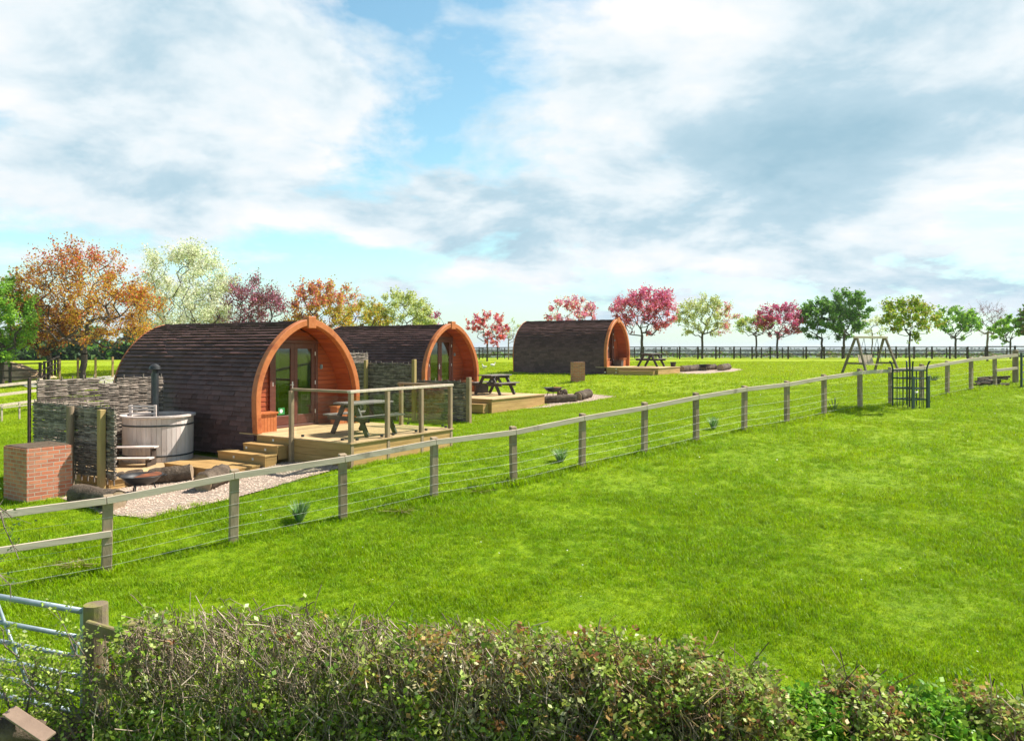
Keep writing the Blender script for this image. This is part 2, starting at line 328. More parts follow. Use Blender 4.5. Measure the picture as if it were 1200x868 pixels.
# ------------------------------------------------------------------ camping pods
HW=1.655; HT=2.68
def half(z,W_=HW,T=HT):
    u=max(0,(z/T-.30)/.70)
    if u>=1: return 0
    if z<.3*T: return W_*(1-.02*(1-max(z,-.2)/(.3*T))**2) if z>=0 else W_*.98
    return W_*(1-u**1.85)**.60
def arc(W_=HW,T=HT,z0=0.0,n=40):
    """outline points (b,z) from near foot over the ridge to the far foot, evenly spaced along the curve"""
    zz=[z0+(T-z0)*(1-(1-i/400)**2.2) for i in range(401)]
    pts=[(-half(z,W_,T),z) for z in zz]; L=[0]
    for i in range(1,len(pts)): L.append(L[-1]+math.hypot(pts[i][0]-pts[i-1][0],pts[i][1]-pts[i-1][1]))
    out=[]
    for k in range(n+1):
        d=L[-1]*k/n; i=max(1,next((j for j,l in enumerate(L) if l>=d-1e-9),len(L)-1)); f=(d-L[i-1])/max(1e-9,L[i]-L[i-1])
        out.append((pts[i-1][0]+(pts[i][0]-pts[i-1][0])*f,pts[i-1][1]+(pts[i][1]-pts[i-1][1])*f))
    return out+[(-b,z) for b,z in out[-2::-1]]
def loft_arch(mb,outer,inner,x0,x1,mi=0):
    n=len(outer); vs=[(x,b,z) for x in(x0,x1) for L in(outer,inner) for b,z in L]; fs=[]
    o0,i0,o1,i1=0,n,2*n,3*n
    for k in range(n-1):
        fs+=[(o0+k,o1+k,o1+k+1,o0+k+1),(i0+k,i0+k+1,i1+k+1,i1+k),(o1+k,i1+k,i1+k+1,o1+k+1),(o0+k,o0+k+1,i0+k+1,i0+k)]
    fs+=[(o0,i0,i1,o1),(o0+n-1,o1+n-1,i1+n-1,i0+n-1)]
    mb.add(vs,fs,mi)
def fill_wall(mb,x,out,z0,step=.13,hole=None,thick=.03,mi=0,W_=1.5,T=2.5):
    """horizontal lap boards clipped to the arch; hole=(b0,b1,ztop)"""
    z=z0
    while z<T-.02:
        z1=min(z+step,T-.01); w0=min(half(z,W_,T),half((z+z1)/2,W_,T)+.04); w1=half(z1,W_,T)
        segs=[(-1,1)]
        spans=[((-w0,-w1),(w0,w1))]
        if hole and z<hole[2]-.01:
            spans=[((-w0,-w1),(hole[0],hole[0])),((hole[1],hole[1]),(w0,w1))]
        for (l0,l1),(r0,r1) in spans:
            if r0-l0<.02: continue
            if r1<l1: l1=r1=(l1+r1)/2
            zt=z1-.008
            vs=[(x,l0,z),(x,r0,z),(x,r1,zt),(x,l1,zt),(x+out*(thick+.012),l0,z),(x+out*(thick+.012),r0,z),(x+out*thick,r1,zt),(x+out*thick,l1,zt)]
            fs=[(0,1,2,3),(7,6,5,4),(0,4,5,1),(1,5,6,2),(2,6,7,3),(3,7,4,0)]
            if out<0: fs=[f[::-1] for f in fs]
            mb.add(vs,fs,mi)
        z=z1
def make_pod():
    """local frame: x forwards out of the porch, y across, z=0 the deck floor"""
    root=empty('camping_pod',(0,0,0)); L=5.95
    mb=MB()                                     # shingled shell, every shingle its own slab
    prof=arc(HW-.05,HT-.04,-.55,34); n=len(prof)-1
    core=MB(); inner=[(b*.965,z-.045 if z>.5 else z) for b,z in prof]
    loft_arch(core,prof,inner,-L+.06,-.08)
    core.build('shell_core',M['shingle'],root)
    for k in range(n):
        up=k<n/2
        (b0,z0),(b1,z1)=(prof[k],prof[k+1]) if up else (prof[k+1],prof[k])
        d=Vector((0,b1-b0,z1-z0)); nrm=Vector((0,-(z1-z0),(b1-b0))) if up else Vector((0,(z1-z0),-(b1-b0)))
        nrm.normalize(); 
        if nrm.y*( -1 if up else 1)<0 and abs(nrm.y)>.1: nrm=-nrm
        if nrm.z<-.2: nrm=-nrm
        x=-L+.02-random.random()*.3
        while x<-.10:
            w=random.choice((.22,.30,.36,.42)); xa=max(x+.002,-L+.02); xb=min(x+w-.002,-.10); x+=w
            if xb-xa<.03: continue
            t0=.056+random.uniform(-.010,.012); t1=.008; e=random.uniform(-.010,.014)
            p0=Vector((0,b0,z0))-d*e; p1=Vector((0,b1,z1))+d*.06
            A=[Vector((xa,0,0)),Vector((xb,0,0))]; vs=[]
            for off0,off1 in((.0,.0),(t0,t1)):
                for q,of in((p0,off0),(p1,off1)):
                    for a_ in A: vs.append(a_+q+nrm*of)
            mb.add(vs,[(0,1,3,2),(4,6,7,5),(0,4,5,1),(2,3,7,6),(0,2,6,4),(1,5,7,3)])
    mb.build('roof_shingles',M['shingle'],root)
    a=MB(); no=36                               # laminated front arch
    oo=arc(HW+.045,HT+.045,-.0,no); ii=arc(HW-.105,HT-.115,-.0,no); loft_arch(a,oo,ii,-.10,.07); a.build('front_arch',M['orange'],root,bevel=.012)
    a=MB(); a.bx(-.115,.095,-.13,.13,HT-.19,HT+.11); a.build('keystone',M['orange'],root,bevel=.012)
    a=MB(); loft_arch(a,arc(HW+.0,HT+.01,-.5,no),arc(HW-.1,HT-.1,-.5,no),-L-.04,-L+.012); a.build('back_arch',M['orange'],root,bevel=.01)
    a=MB(); fill_wall(a,-L+.02,-1,-.5,.13,None,.03,0,HW-.1,HT-.1); a.build('back_wall',M['clad'],root)
    a=MB(); lin=arc(HW-.12,HT-.13,0.0,20); lin2=arc(HW-.09,HT-.10,0.0,20)      # board lining of the porch
    for k in range(len(lin)-1):
        loft_arch(a,lin2[k:k+2],[(lin[k][0]*1.0,lin[k][1]+.004),(lin[k+1][0],lin[k+1][1]-.004)] if k<20 else [(lin[k][0],lin[k][1]-.004),(lin[k+1][0],lin[k+1][1]+.004)],-.64,-.09)
    a.build('porch_lining',M['clad'],root)
    a=MB(); fill_wall(a,-.64,1,0,.115,(-.74,.74,2.12),.025,0,HW-.12,HT-.14); a.build('front_wall',M['clad'],root)
    a=MB()
    for i in range(6): a.bx(-.64+.005+i*.107,-.64+i*.107+.102,-1.62,1.62,-.03,.0)
    a.build('porch_floor',M['deck'],root)
    f=MB(); x0,x1=-.66,-.55
    for s in(-1,1): f.bx(x0,x1,s*.74-.045,s*.74+.045,0,2.12)
    f.bx(x0,x1,-.785,.785,2.12,2.20); f.bx(x0,x1+.03,-.785,.785,0,.05); f.build('door_frame',M['doorwood'],root,bevel=.006)
    for s in(-1,1):
        d=MB(); y0,y1=(.003,.693) if s>0 else(-.693,-.003); xa,xb=-.635,-.575
        d.bx(xa,xb,y0,y0+.11,.055,2.115); d.bx(xa,xb,y1-.11,y1,.055,2.115); d.bx(xa,xb,y0+.11,y1-.11,.055,.30); d.bx(xa,xb,y0+.11,y1-.11,1.98,2.115)
        do=d.build('door',M['doorwood'],root,bevel=.006)
        p=MB(); p.bx(-.61,-.60,y0+.105,y1-.105,.295,1.985); p.build('pane',M['pane'],do)
        for q in (-1,1):
            h=MB(); yy=y1 if s>0 else y0
        for zz in(.35,1.1,1.85):
            h=MB(); h.tube([(-.56,yy,zz-.05),(-.56,yy,zz+.05)],.012,8); h.build('hinge',M['white'],do)
        if s<0:
            h=MB(); h.bx(-.575,-.562,-.075,-.045,.95,1.15); h.tube([(-.565,-.06,1.07),(-.525,-.06,1.07),(-.52,-.17,1.07)],.009,8); h.build('handle',M['white'],do)
            c=MB(); c.bx(-.598,-.594,y0+.20,y0+.40,.33,.50); c.build('notice_card',M['card'],do)
            c=MB(); c.lathe([(0,0),(.05,0),(.05,.002),(0,.002)],20); o=c.build('notice_badge',M['white'],do); o.rotation_euler=(0,R(90),0); o.location=(-.593,y0+.29,.42)
    cu=MB()
    for s in(-1,1):
        pts=[]; 
        for i in range(25):
            y=s*(.30+.40*i/24) ; pts.append((-.80+.03*math.sin(i*1.9),y))
        vs=[(x,y,z) for z in(.08,2.02) for x,y in pts]; nn=len(pts)
        cu.add(vs,[(k,k+1,nn+k+1,nn+k) for k in range(nn-1)])
    cu.build('curtain',M['curtain'],root)
    for s in(-1,1):                              # low boarded panels beside the arch feet
        p=MB()
        y0,y1=(.98,1.54) if s>0 else(-1.54,-.98)
        k=0
        yy=y0
        while yy<y1-.01:
            p.bx(-.12,-.07,yy+.004,min(yy+.09,y1),0,.43); yy+=.094
        p.bx(-.30,-.12,y0,y1,0,.43)
        p.bx(-.34,-.03,y0-.03,y1+.02,.43,.47); p.build('low_panel',M['orange'],root)
    l=MB(); l.bx(-.615,-.59,.90,.95,1.44,1.56); l.tube([(-.565,.925,1.45),(-.565,.925,1.56)],.024,10); l.build('wall_light',M['galv'],root)
    b=MB(); b.bx(-L+.1,-.2,-1.45,1.45,-.22,-.05); b.build('floor_frame',M['darkfence'],root)
    return root
def frame(o,k): X,Y,t_,D=PODS[k]; o.location=(X,Y,CZ-D); o.rotation_euler=(0,0,-t_)
pod=make_pod(); frame(pod,1); tag(pod,'nearest arched camping pod with brown shingles, beside the hot tub and glass railed deck','camping pod','arched camping pods in the field')
p2=copy_tree(pod); frame(p2,2); tag(p2,'middle arched camping pod, behind the woven hurdle screen of the nearest deck')
p3=copy_tree(pod); frame(p3,3); tag(p3,'farthest arched camping pod, seen almost side on, in front of the pink blossom trees')

# decks
def deck_light(mb,x,y,z,ny): mb.box((x,y+ny*.006,z),(.055,.012,.055))
def make_deck(steps,low):
    root=empty('timber_deck',(0,0,0)); b=MB(); y0,y1=-1.66,1.9
    x=.075
    while x<3.0:
        b.bx(x,x+.114,y0-.015,y1+.015,-.032,-.004); x+=.12
    b.build('deck_boards',M['deck'],root)
    f=MB()
    for i,(za,zb) in enumerate(((-.185,-.036),(-.335,-.19),(-.485,-.34),(-.66,-.49))):
        f.bx(3.0,3.03,y0,y1,za,zb); f.bx(.05,3.0,y0,y0+.03,za,zb); f.bx(.05,3.0,y1-.03,y1,za,zb)
    f.build('fascia',M['fascia'],root)
    ns,x0,x1=steps
    for i in range(ns):
        z=-.17*(i+1); ya=y0-.34*(i+1); s=MB()
        x0=steps[1]-(.46*i if low else 0); s.bx(x0,x1,ya,ya+.165,z-.035,z); s.bx(x0,x1,ya+.17,ya+.338,z-.035,z)
        s.bx(x0+.01,x1-.01,ya+.012,ya+.04,z-.175 if i<ns-1 else z-.3,z-.037); s.bx(x1-.04,x1-.011,ya+.042,ya+.337,z-.3,z-.037); s.bx(x0+.011,x0+.04,ya+.042,ya+.337,z-.3,z-.037)
        s.build('step',M['fascia'],root,bevel=.004)
    lt=MB(); n=0
    for i in range(ns+1):
        z=-.17*i-.10; ya=y0-.34*i+(.012 if i else 0)
        for xx in ([.62] if i in(0,) else [.1,.75]):
            q=MB(); q.box((xx,ya-.004,z),(.05,.012,.05)); q.build('step_light',M['white'],root)
    if low:
        s=MB(); z=-.53                                   # landing below the steps
        yy=-3.35
        while yy<-2.40: s.bx(-.96,1.09,yy,yy+.114,z-.03,z); yy+=.12
        s.bx(-.95,1.08,-3.34,-3.31,z-.32,z-.034); s.bx(1.05,1.08,-3.305,-2.4,z-.32,z-.034); s.bx(-.95,-.92,-3.305,-2.4,z-.099,z-.034)
        s.build('landing',M['fascia'],root)
        s=MB(); z=-.63; xx=-3.42
        while xx<-.50: s.bx(xx,xx+.114,-4.85,-1.76,z-.03,z); xx+=.12
        s.bx(-.46,.0,-3.7,-3.36,z-.13,z-.10)
        s.build('deck_boards',M['deck'],root)
        s=MB()
        for za,zb in((-.79,-.664),(-.95,-.80),(-1.15,-.96)): s.bx(-3.42,-.47,-4.86,-4.83,za,zb); s.bx(-.50,-.47,-4.825,-1.8,za,zb)
        s.build('fascia',M['fascia'],root)
    return root
d1=make_deck((2,-.02,1.16),True); frame(d1,1); tag(d1,'pale timber deck with steps and a lower landing, below the glass railing','deck','timber decks of the pods')
d2=make_deck((1,.9,2.9),False); frame(d2,2); tag(d2,'low timber deck of the middle pod, open edged, carrying a dark picnic table'); d2['category']='deck'; d2['group']='timber decks of the pods'
d3=copy_tree(d2); frame(d3,3); tag(d3,'low timber deck of the farthest pod, with a dark step along its near side')

# glass balustrade of the near deck
br=empty('glass_balustrade',(0,0,0)); frame(br,1)
posts=[(1.27,-1.60),(3.0,-1.60),(3.0,-.46),(3.0,.72),(3.0,1.85),(1.39,1.85)]
for i,(x,y) in enumerate(posts):
    if i==0: y=-1.70
    m_=MB(); m_.bx(x-.045,x+.045,y-.045,y+.045,(-.6 if i<5 else -.5),1.045); m_.build('post',M['railwood'],br,bevel=.005)
m_=MB(); m_.bx(1.2,3.0-.06,-1.665,-1.555,1.045,1.10); m_.build('handrail',M['railwood'],br,bevel=.006)
m_=MB(); m_.bx(3.0-.055,3.0+.055,-1.665,1.92,1.045,1.103); m_.build('handrail',M['rail'],br,bevel=.006)  # front rail in paler wood than the side rails: sunlight put into its colour
m_=MB(); m_.bx(1.3,2.94,1.80,1.90,1.045,1.10); m_.build('handrail',M['railwood'],br,bevel=.006)
for x0,y0,x1,y1 in((1.33,-1.60,2.94,-1.60),(3.0,-1.54,3.0,-.52),(3.0,-.40,3.0,.66),(3.0,.78,3.0,1.79),(1.45,1.85,2.94,1.85)):
    m_=MB(); m_.beam((x0,y0,.52),(x1,y1,.52),.010,.90); m_.build('glass_panel',M['glass'],br)
    for f_ in(.12,.88):
        m_=MB(); m_.box((x0+(x1-x0)*f_,y0+(y1-y0)*f_,.05),(.05,.05,.05)); m_.build('glass_clamp',M['black'],br)
tag(br,'timber railing with clear glass panels around the nearest deck','railing')

# wattle hurdles (local x along the hurdle)
def hurdle(name,k,p0,p1,z0,z1,label,group='woven wattle hurdles',step=.025,notch=None,flat=.35,seed=1):
    rr=random.Random(seed); A,B=PL(k,*p0,0),PL(k,*p1,0); d=B-A; L=math.hypot(d.x,d.y); root=empty(name,(A.x,A.y,A.z),math.atan2(d.y,d.x))
    w=MB(); n=max(3,int(L/.24)); xs=[.04+(L-.08)*i/n for i in range(n+1)]; H=z1-z0; z=z0+.03; r=0
    while z<z1:
        if not(notch and z>z1-notch[2]): segs=[(0,L)]
        else: segs=[(0,notch[0]*L),(notch[1]*L,L)]
        for s0,s1 in segs:
            x=s0
            while x<s1-.05:
                l=rr.uniform(.5,1.6); xe=min(x+l,s1+rr.uniform(0,.02)); pts=[]; m2=max(4,int((xe-x)/.085))
                dz=rr.uniform(-.012,.012); dz2=rr.uniform(-.014,.014)
                for q in range(m2+1):
                    xx=x+(xe-x)*q/m2; ph=PI*(xx-.04)/((L-.08)/n)+(PI if r%2 else 0)
                    pts.append((xx,.019*math.cos(ph)+rr.uniform(-.006,.006),z+dz+dz2*q/m2+rr.uniform(-.004,.004)))
                rad=rr.uniform(.014,.022); w.tube(pts,[rad]*len(pts),5); x=xe-.04
        z+=step*rr.uniform(.7,1.05); r+=1
    w.build('woven_rods',M['wattle'],root)
    for x in xs:
        s=MB(); top=z1+rr.uniform(.03,.10)-(notch[2] if notch and notch[0]*L<x<notch[1]*L else 0); s.tube([(x,0,z0-.1),(x+rr.uniform(-.015,.015),0,top)],[.017,.013],6); s.build('stake',M['wattle'],root)
    tag(root,label,'wattle hurdle',group); return root
hurdle('wattle_hurdle',1,(-3.34,-4.86),(-3.34,-1.86),-.63,1.28,'tall sunlit woven hurdle standing behind the wooden hot tub',notch=(.46,.60,.12),seed=3)
hurdle('wattle_hurdle',1,(-3.32,-4.93),(-.12,-4.93),-.62,.80,'dark shaded woven hurdle with two posts, left of the hot tub',seed=4)
hurdle('wattle_hurdle',2,(-1.0,-4.22),(1.76,-4.22),-.55,1.26,'tall dark woven hurdle seen above the glass railing, beside the middle pod',seed=5)
hurdle('wattle_hurdle',2,(1.86,-4.24),(3.90,-4.24),-.62,.72,'lower dark woven hurdle seen through the glass, ending at a free post',seed=6)
hurdle('wattle_hurdle',2,(-2.5,-4.2),(-2.5,-2.02),-.5,1.6,'small sunlit end of a woven hurdle showing between the two nearest pods',seed=8)
def post(name,P_,zt,w,mat,label,rnd=False,h=.3,group=None):
    o=MB(); z0=g(P_.x,P_.y)-h
    if rnd: o.tube([(0,0,z0-P_.z),(0,0,zt-P_.z)],[w/2,w/2*.96],14,jit=.03)
    else: o.bx(-w/2,w/2,-w/2,w/2,z0-P_.z,zt-P_.z)
    ob=o.build(name,mat,bevel=0 if rnd else .008); ob.location=P_; tag(ob,label,'post',group); return ob
def pp(k,a,b,zt,*ar,**kw):
    p=PL(k,a,b,0); o=post('screen_post',p,p.z+zt,*ar,**kw); o.rotation_euler=(0,0,-PODS[k][2]); return o
G_='posts holding the woven hurdles'
pp(1,-1.55,-5.06,.80,.15,M['paling'],'round grey post in front of the dark hurdle',rnd=True,group=G_)
pp(1,-.42,-5.04,.78,.12,M['stakewood'],'yellowish square post at the right end of the dark hurdle',group=G_)
pp(1,-3.42,-4.98,1.34,.06,M['darkfence'],'thin dark corner post at the left end of both hurdles',group=G_)
pp(2,-.34,-4.34,1.36,.11,M['stakewood'],'tall post on the left of the hurdle beyond the railing',group=G_)
pp(2,1.81,-4.34,1.40,.12,M['stakewood'],'tall pale post where the high hurdle steps down',group=G_)
pp(2,3.97,-4.26,.86,.13,M['railwood'],'capped free end post of the lower hurdle, right of the railing',group=G_)

# hot tubs
def make_tub():
    root=empty('hot_tub',(0,0,0)); r=.78; n=44; b=MB()
    for k in range(n):
        a0=2*PI*k/n+.004; a1=2*PI*(k+1)/n-.004; vs=[]
        for z in(0,1.02):
            rr=r*(1.0 if z else .985)
            for a_,q in((a0,rr),(a1,rr),(a1,rr-.05),(a0,rr-.05)): vs.append((q*math.cos(a_),q*math.sin(a_),z))
        b.add(vs,[(0,3,2,1),(4,5,6,7),(0,1,5,4),(2,3,7,6),(1,2,6,5),(3,0,4,7)])
    b.build('staves',M['tubwood'],root)
    b=MB(); b.lathe([(r-.07,1.0),(r-.07,1.06),(r+.05,1.06),(r+.05,1.02),(r-.07,1.0)],48); b.build('rim',M['tubwood'],root)
    for z in(.12,.82):
        b=MB(); b.lathe([(r-.005,z),(r+.008,z),(r+.008,z+.035),(r-.005,z+.035),(r-.005,z)],48); b.build('hoop',M['pipe'],root)
    b=MB(); b.lathe([(0,.88),(r-.06,.88)],40); b.build('cover',M['darkfence'],root)
    b=MB(); b.tube([(-.20,.22,.80),(-.20,.22,2.02)],.085,18); b.build('stove_flue',M['pipe'],root,smooth=False)
    b=MB(); b.lathe([(.12,2.10),(.14,2.12),(.12,2.19),(.05,2.24),(0,2.25)],20,(-.20,.22,0)); b.tube([(-.20,.22,2.02),(-.20,.22,2.16)],.06,10); b.build('flue_cap',M['black'],root)
    b=MB()
    for z in(1.10,1.20,1.27): b.bx(-.52,.14,-.38,-.355,z-.02,z+.02)
    for x in(-.48,.10): b.bx(x-.03,x+.03,-.355,-.32,1.0,1.30)
    b.build('flue_guard',M['tubwood'],root)
    return root
def make_step(parent_name='tub_step'):
    root=empty('tub_step',(0,0,0))
    for z,y in((.42,.0),(.20,-.24)):
        b=MB(); b.bx(-.50,.50,y-.12,y+.12,z-.03,z); b.build('tread',M['tubwood'],root)
    b=MB()
    for x in(-.42,.42): b.bx(x-.02,x+.02,-.34,.10,0,.165); b.bx(x-.02,x+.02,-.10,.10,.17,.385)
    b.build('side_frame',M['darkfence'],root); return root
tub=make_tub(); tub.location=PL(1,-2.30,-2.63,-.63); tub.rotation_euler=(0,0,-.05); tag(tub,'round whitewashed wooden hot tub with a dark flue, beside the nearest pod','hot tub','wood fired hot tubs')
tub2=copy_tree(tub); tub2.location=PL(2,-3.45,-2.95,-.5); tag(tub2,'second hot tub, only its flue showing between the two nearest pods')
ts=make_step(); c=PL(1,-2.30,-2.63,-.63); v=Vector((.02,-1,0)); ts.location=c+v*1.0+Vector((-.10,0,0)); ts.rotation_euler=(0,0,math.atan2(v.y,v.x)+PI/2); tag(ts,'small two tread step of pale wood at the front of the hot tub','step')

# picnic tables
def make_table():
    """x = length, y = across"""
    root=empty('picnic_table',(0,0,0)); L=1.25
    b=MB()
    for i in range(5): b.bx(-L/2,L/2,-.34+i*.138,-.34+i*.138+.128,.71,.75)
    b.build('tabletop',M['picnictop'],root,bevel=.004)
    for s in(-1,1):
        b=MB()
        for j in(0,1): b.bx(-L/2,L/2,s*.60-.125+j*.13,s*.60-.125+j*.13+.12,.43,.468)
        b.build('bench_seat',M['picnictop'],root,bevel=.004)
    for x in(-.42,.42):
        for s in(-1,1):
            b=MB(); b.beam((x,s*.62,0),(x,s*.20,.71),.045,.12,(0,s,.3)); b.build('leg',M['picnic'],root)
        b=MB(); b.bx(x-.07,x-.025,-.72,.72,.33,.43); b.bx(x+.025,x+.07,-.33,.33,.61,.71); b.build('crossbar',M['picnic'],root)
    for x in(-1,1):
        b=MB(); b.beam((x*.40,0,.38),(x*.10,0,.70),.05,.09); b.build('brace',M['picnic'],root)
    return root
tb=make_table(); tb.location=PL(1,2.05,-.22,0); tb.rotation_euler=(0,0,PI/2-PODS[1][2]-.1); tag(tb,'dark picnic table on the nearest deck behind the glass railing','picnic table','dark picnic tables')
tb2=copy_tree(tb); tb2.location=PL(2,1.55,.68,0); tag(tb2,'dark picnic table on the middle deck'); 
tb3=copy_tree(tb); tb3.location=PL(3,1.6,1.1,0); tag(tb3,'dark picnic table on the farthest deck, in front of the big pink tree')
def crate(P_,rz,lab):
    r=empty('storage_crate',P_,rz); b=MB(); b.bx(-.25,.25,-.18,.18,0,.30); b.build('box_body',M['picnic'],r,bevel=.01); b=MB(); b.bx(-.27,.27,-.2,.2,.30,.34); b.build('lid',M['darkfence'],r,bevel=.01); tag(r,lab,'crate','dark crates on the porches')
crate(PL(2,.5,1.25,0),.3,'dark crate on the middle deck beside the picnic table'); crate(PL(3,-.25,.7,0),-.5,'dark crate inside the porch of the farthest pod')
b=MB(); b.lathe([(0,0),(.13,0),(.17,.24),(.18,.26),(.15,.26),(.14,.22),(0,.2)],20); o=b.build('plant_pot',M['black'],smooth=True); o.location=PL(3,2.75,1.55,0); tag(o,'small black pot on the corner of the farthest deck','pot')

# fire pits, logs
def make_pit():
    root=empty('fire_pit',(0,0,0)); b=MB(); R0=.37
    b.lathe([(.02,.20),(.15,.215),(.27,.27),(.34,.34),(R0,.38),(R0+.035,.385),(R0+.035,.395),(R0-.01,.395),(.32,.345),(.25,.29),(.12,.24),(0,.235)],36); b.build('bowl',M['black'],root,smooth=True)
    for k in range(3):
        a=k*2.09+.5; b=MB(); b.tube([(.20*math.cos(a),.20*math.sin(a),.25),(.30*math.cos(a),.30*math.sin(a),0)],.014,8); b.build('leg',M['black'],root)
    b=MB(); b.lathe([(0,.40),(.20,.40),(.36,.398),(.36,.406),(0,.408)],24,a0=-1.5,a1=1.2); b.build('hotplate',M['rust'],root)
    b=MB()
    for s in(-1,1): b.tube([(s*.40,-.06,.39),(s*.47,-.05,.40),(s*.47,.05,.40),(s*.40,.06,.39)],.009,6)
    b.build('handle',M['black'],root)
    return root
pit=make_pit(); p=G(166,580); pit.location=p; tag(pit,'rusty round fire bowl on legs, on the gravel below the hot tub','fire pit','fire bowls ringed by logs')
q=copy_tree(pit); q.location=G(648,467)+Vector((0,0,.06)); tag(q,'dark fire bowl standing behind a long log near the middle pod')
q=copy_tree(pit); q.location=G(826,434.5); tag(q,'small dark fire bowl among logs beyond the farthest deck')
def log(a,b_,r,label,seed,group='log seats around the fire pits'):
    rr=random.Random(seed); A,B=G(*a),G(*b_); A.z=g(A.x,A.y)+r*.82; B.z=g(B.x,B.y)+r*.82; mid=(A+B)/2; d=B-A; L=d.length
    root=empty('log_seat',mid); n=12; mb=MB(); dr=d.normalized(); pts=[]; rs=[]
    for k in range(n+1):
        f_=k/n-.5; pts.append(dr*L*f_+Vector((rr.uniform(-.012,.012),rr.uniform(-.012,.012),rr.uniform(-.01,.01)))); rs.append(r*(1+rr.uniform(-.07,.07)))
    random.seed(seed); mb.tube(pts,rs,18,False,jit=.06); mb.build('bark',M['bark'],root,smooth=True)
    for s,P_ in((-1,pts[0]),(1,pts[-1])):
        e=MB(); e.tube([P_-dr*s*.01,P_+dr*s*.012],r*.93,18); e.build('cut_end',M['cut'],root)
    tag(root,label,'log',group)
log((90,590),(137,598),.20,'thick log lying by the brick pillar, nearest the fence',1)
log((122,574),(166,568),.18,'weathered log behind the left side of the near fire bowl',2)
log((176,568),(224,563),.18,'pale barked log between the fire bowl and the hot tub deck',3)
log((238,577),(262,566),.21,'short stout log right of the fire bowl, below the landing',4)
log((628,473.5),(676,470.5),.16,'long dark log in front of the middle fire bowl',5)
log((677,470),(690,466),.20,'thick round ended log at the right end of the long dark log',6)
log((655,465.5),(663,464.5),.17,'short log behind the middle fire bowl',7)
log((799,436),(818,434.6),.21,'dark log left of the farthest fire bowl',8)
log((823,434.2),(838,433.4),.2,'dark log behind the farthest fire bowl',9)
log((844,434.8),(853,433.2),.22,'stout log with a pale cut end, right of the farthest fire bowl',10)

# brick pillars
def brickbox(name,P_,rz,wx,wy,h,label,cat='brick pillar',grp='brick pillars on the grass'):
    z0=-.25; v=[(x,y,z) for z in(z0,h) for x,y in((-wx/2,-wy/2),(wx/2,-wy/2),(wx/2,wy/2),(-wx/2,wy/2))]
    me=bpy.data.meshes.new(name); me.from_pydata(v,[],[(0,1,5,4),(1,2,6,5),(2,3,7,6),(3,0,4,7),(4,5,6,7)]); uv=me.uv_layers.new()
    dims=[wx,wy,wx,wy]
    for pi_,p_ in enumerate(me.polygons):
        for li in p_.loop_indices:
            c=me.vertices[me.loops[li].vertex_index].co
            if pi_<4: u=(c.x if pi_ in(0,2) else c.y)*(1 if pi_ in(0,1) else -1)+pi_*.1125; uv.data[li].uv=(u+5,c.z-z0)
            else: uv.data[li].uv=(c.x+5,c.y+5)
    me.materials.append(M['brick']); root=empty(name,P_,rz); o=bpy.data.objects.new('brickwork',me); col.objects.link(o); o.parent=root
    bv=o.modifiers.new('b','BEVEL'); bv.width=.008; bv.segments=2
    b=MB(); b.bx(-wx/2+.02,wx/2-.02,-wy/2+.02,wy/2-.02,h-.01,h+.02); b.build('mortar_cap',M['dirt'],root,bevel=.01)
    tag(root,label,cat,grp); return root
pc=G(31,590.6); rz=rz_p=R(57); wx,wy=.84,.90
ctr=pc+Matrix.Rotation(rz,3,'Z')@Vector((wx/2,wy/2,0)); ctr.z=pc.z
brickbox('brick_pillar',ctr,rz,wx,wy,1.02,'red brick pillar at the left edge, beside the gravel')
pb=G(677,447.5,20); brickbox('brick_pillar',pb,R(12),.55,.5,.92,'small dark brick pillar on the grass in front of the farthest pod')

# ------------------------------------------------------------------ near post and rail fence
FA=math.atan2(FENCE[14][1]-FENCE[0][1],FENCE[14][0]-FENCE[0][0]); fd=Vector((math.cos(FA),math.sin(FA),0))
P0=Vector((FENCE[0][0],FENCE[0][1],0)); fn=empty('post_and_rail_fence',(P0.x,P0.y,0),FA); Mi=Matrix.Rotation(-FA,3,'Z')
loc=[]
for i,(x,y,z) in enumerate(FENCE):
    v=Mi@(Vector((x,y,0))-P0); loc.append((v.x,v.y,z+CZ))
sp=loc[1][0]-loc[0][0]
left=[(loc[0][0]-sp*k,loc[0][1],loc[0][2]-.06*k) for k in(2,1)]
allp=left+loc
hts=[1.19]*4+[1.17]*20
for i,(x,y,z) in enumerate(allp):
    last=i==len(allp)-1; w=.135 if not last else .2; h=hts[i]+(.08 if last else 0); b=MB()
    tl=random.uniform(-.03,.03); h+=random.uniform(-.02,.03)
    if not last:
        gz_=z-.35; b.add([(x+sx*w/2+(tl if zz else 0),y+sy*w/2*.75,z+h+(-.015 if sy<0 else 0) if zz else gz_) for zz in(0,1) for sy in(-1,1) for sx in(-1,1)],[(0,2,3,1),(4,5,7,6),(0,1,5,4),(2,6,7,3),(0,4,6,2),(1,3,7,5)])
    else: b.tube([(x,y,z-.3),(x,y,z+h),(x,y,z+h+.05)],[w/2,w/2,w*.3],14)
    b.build('post',M['paling'],fn,bevel=.008 if not last else 0)
yo=-.135*.75/2-.022
for i in range(len(allp)-1):
    a,b_=allp[i],allp[i+1]; r=MB(); e=.004
    r.beam((a[0]+e,a[1]+yo,a[2]+hts[i]-.095),(b_[0]-e,b_[1]+yo,b_[2]+hts[i+1]-.095),.04,.105); r.build('rail',M['rail'],fn,bevel=.005)
    if i<2 or i==len(allp)-2:
        r=MB(); r.beam((a[0]-(.06 if i==len(allp)-2 else 0),a[1]+yo,a[2]+.60),(b_[0]+.065,b_[1]+yo,b_[2]+.60),.038,.095); r.build('rail',M['rail'],fn,bevel=.005)
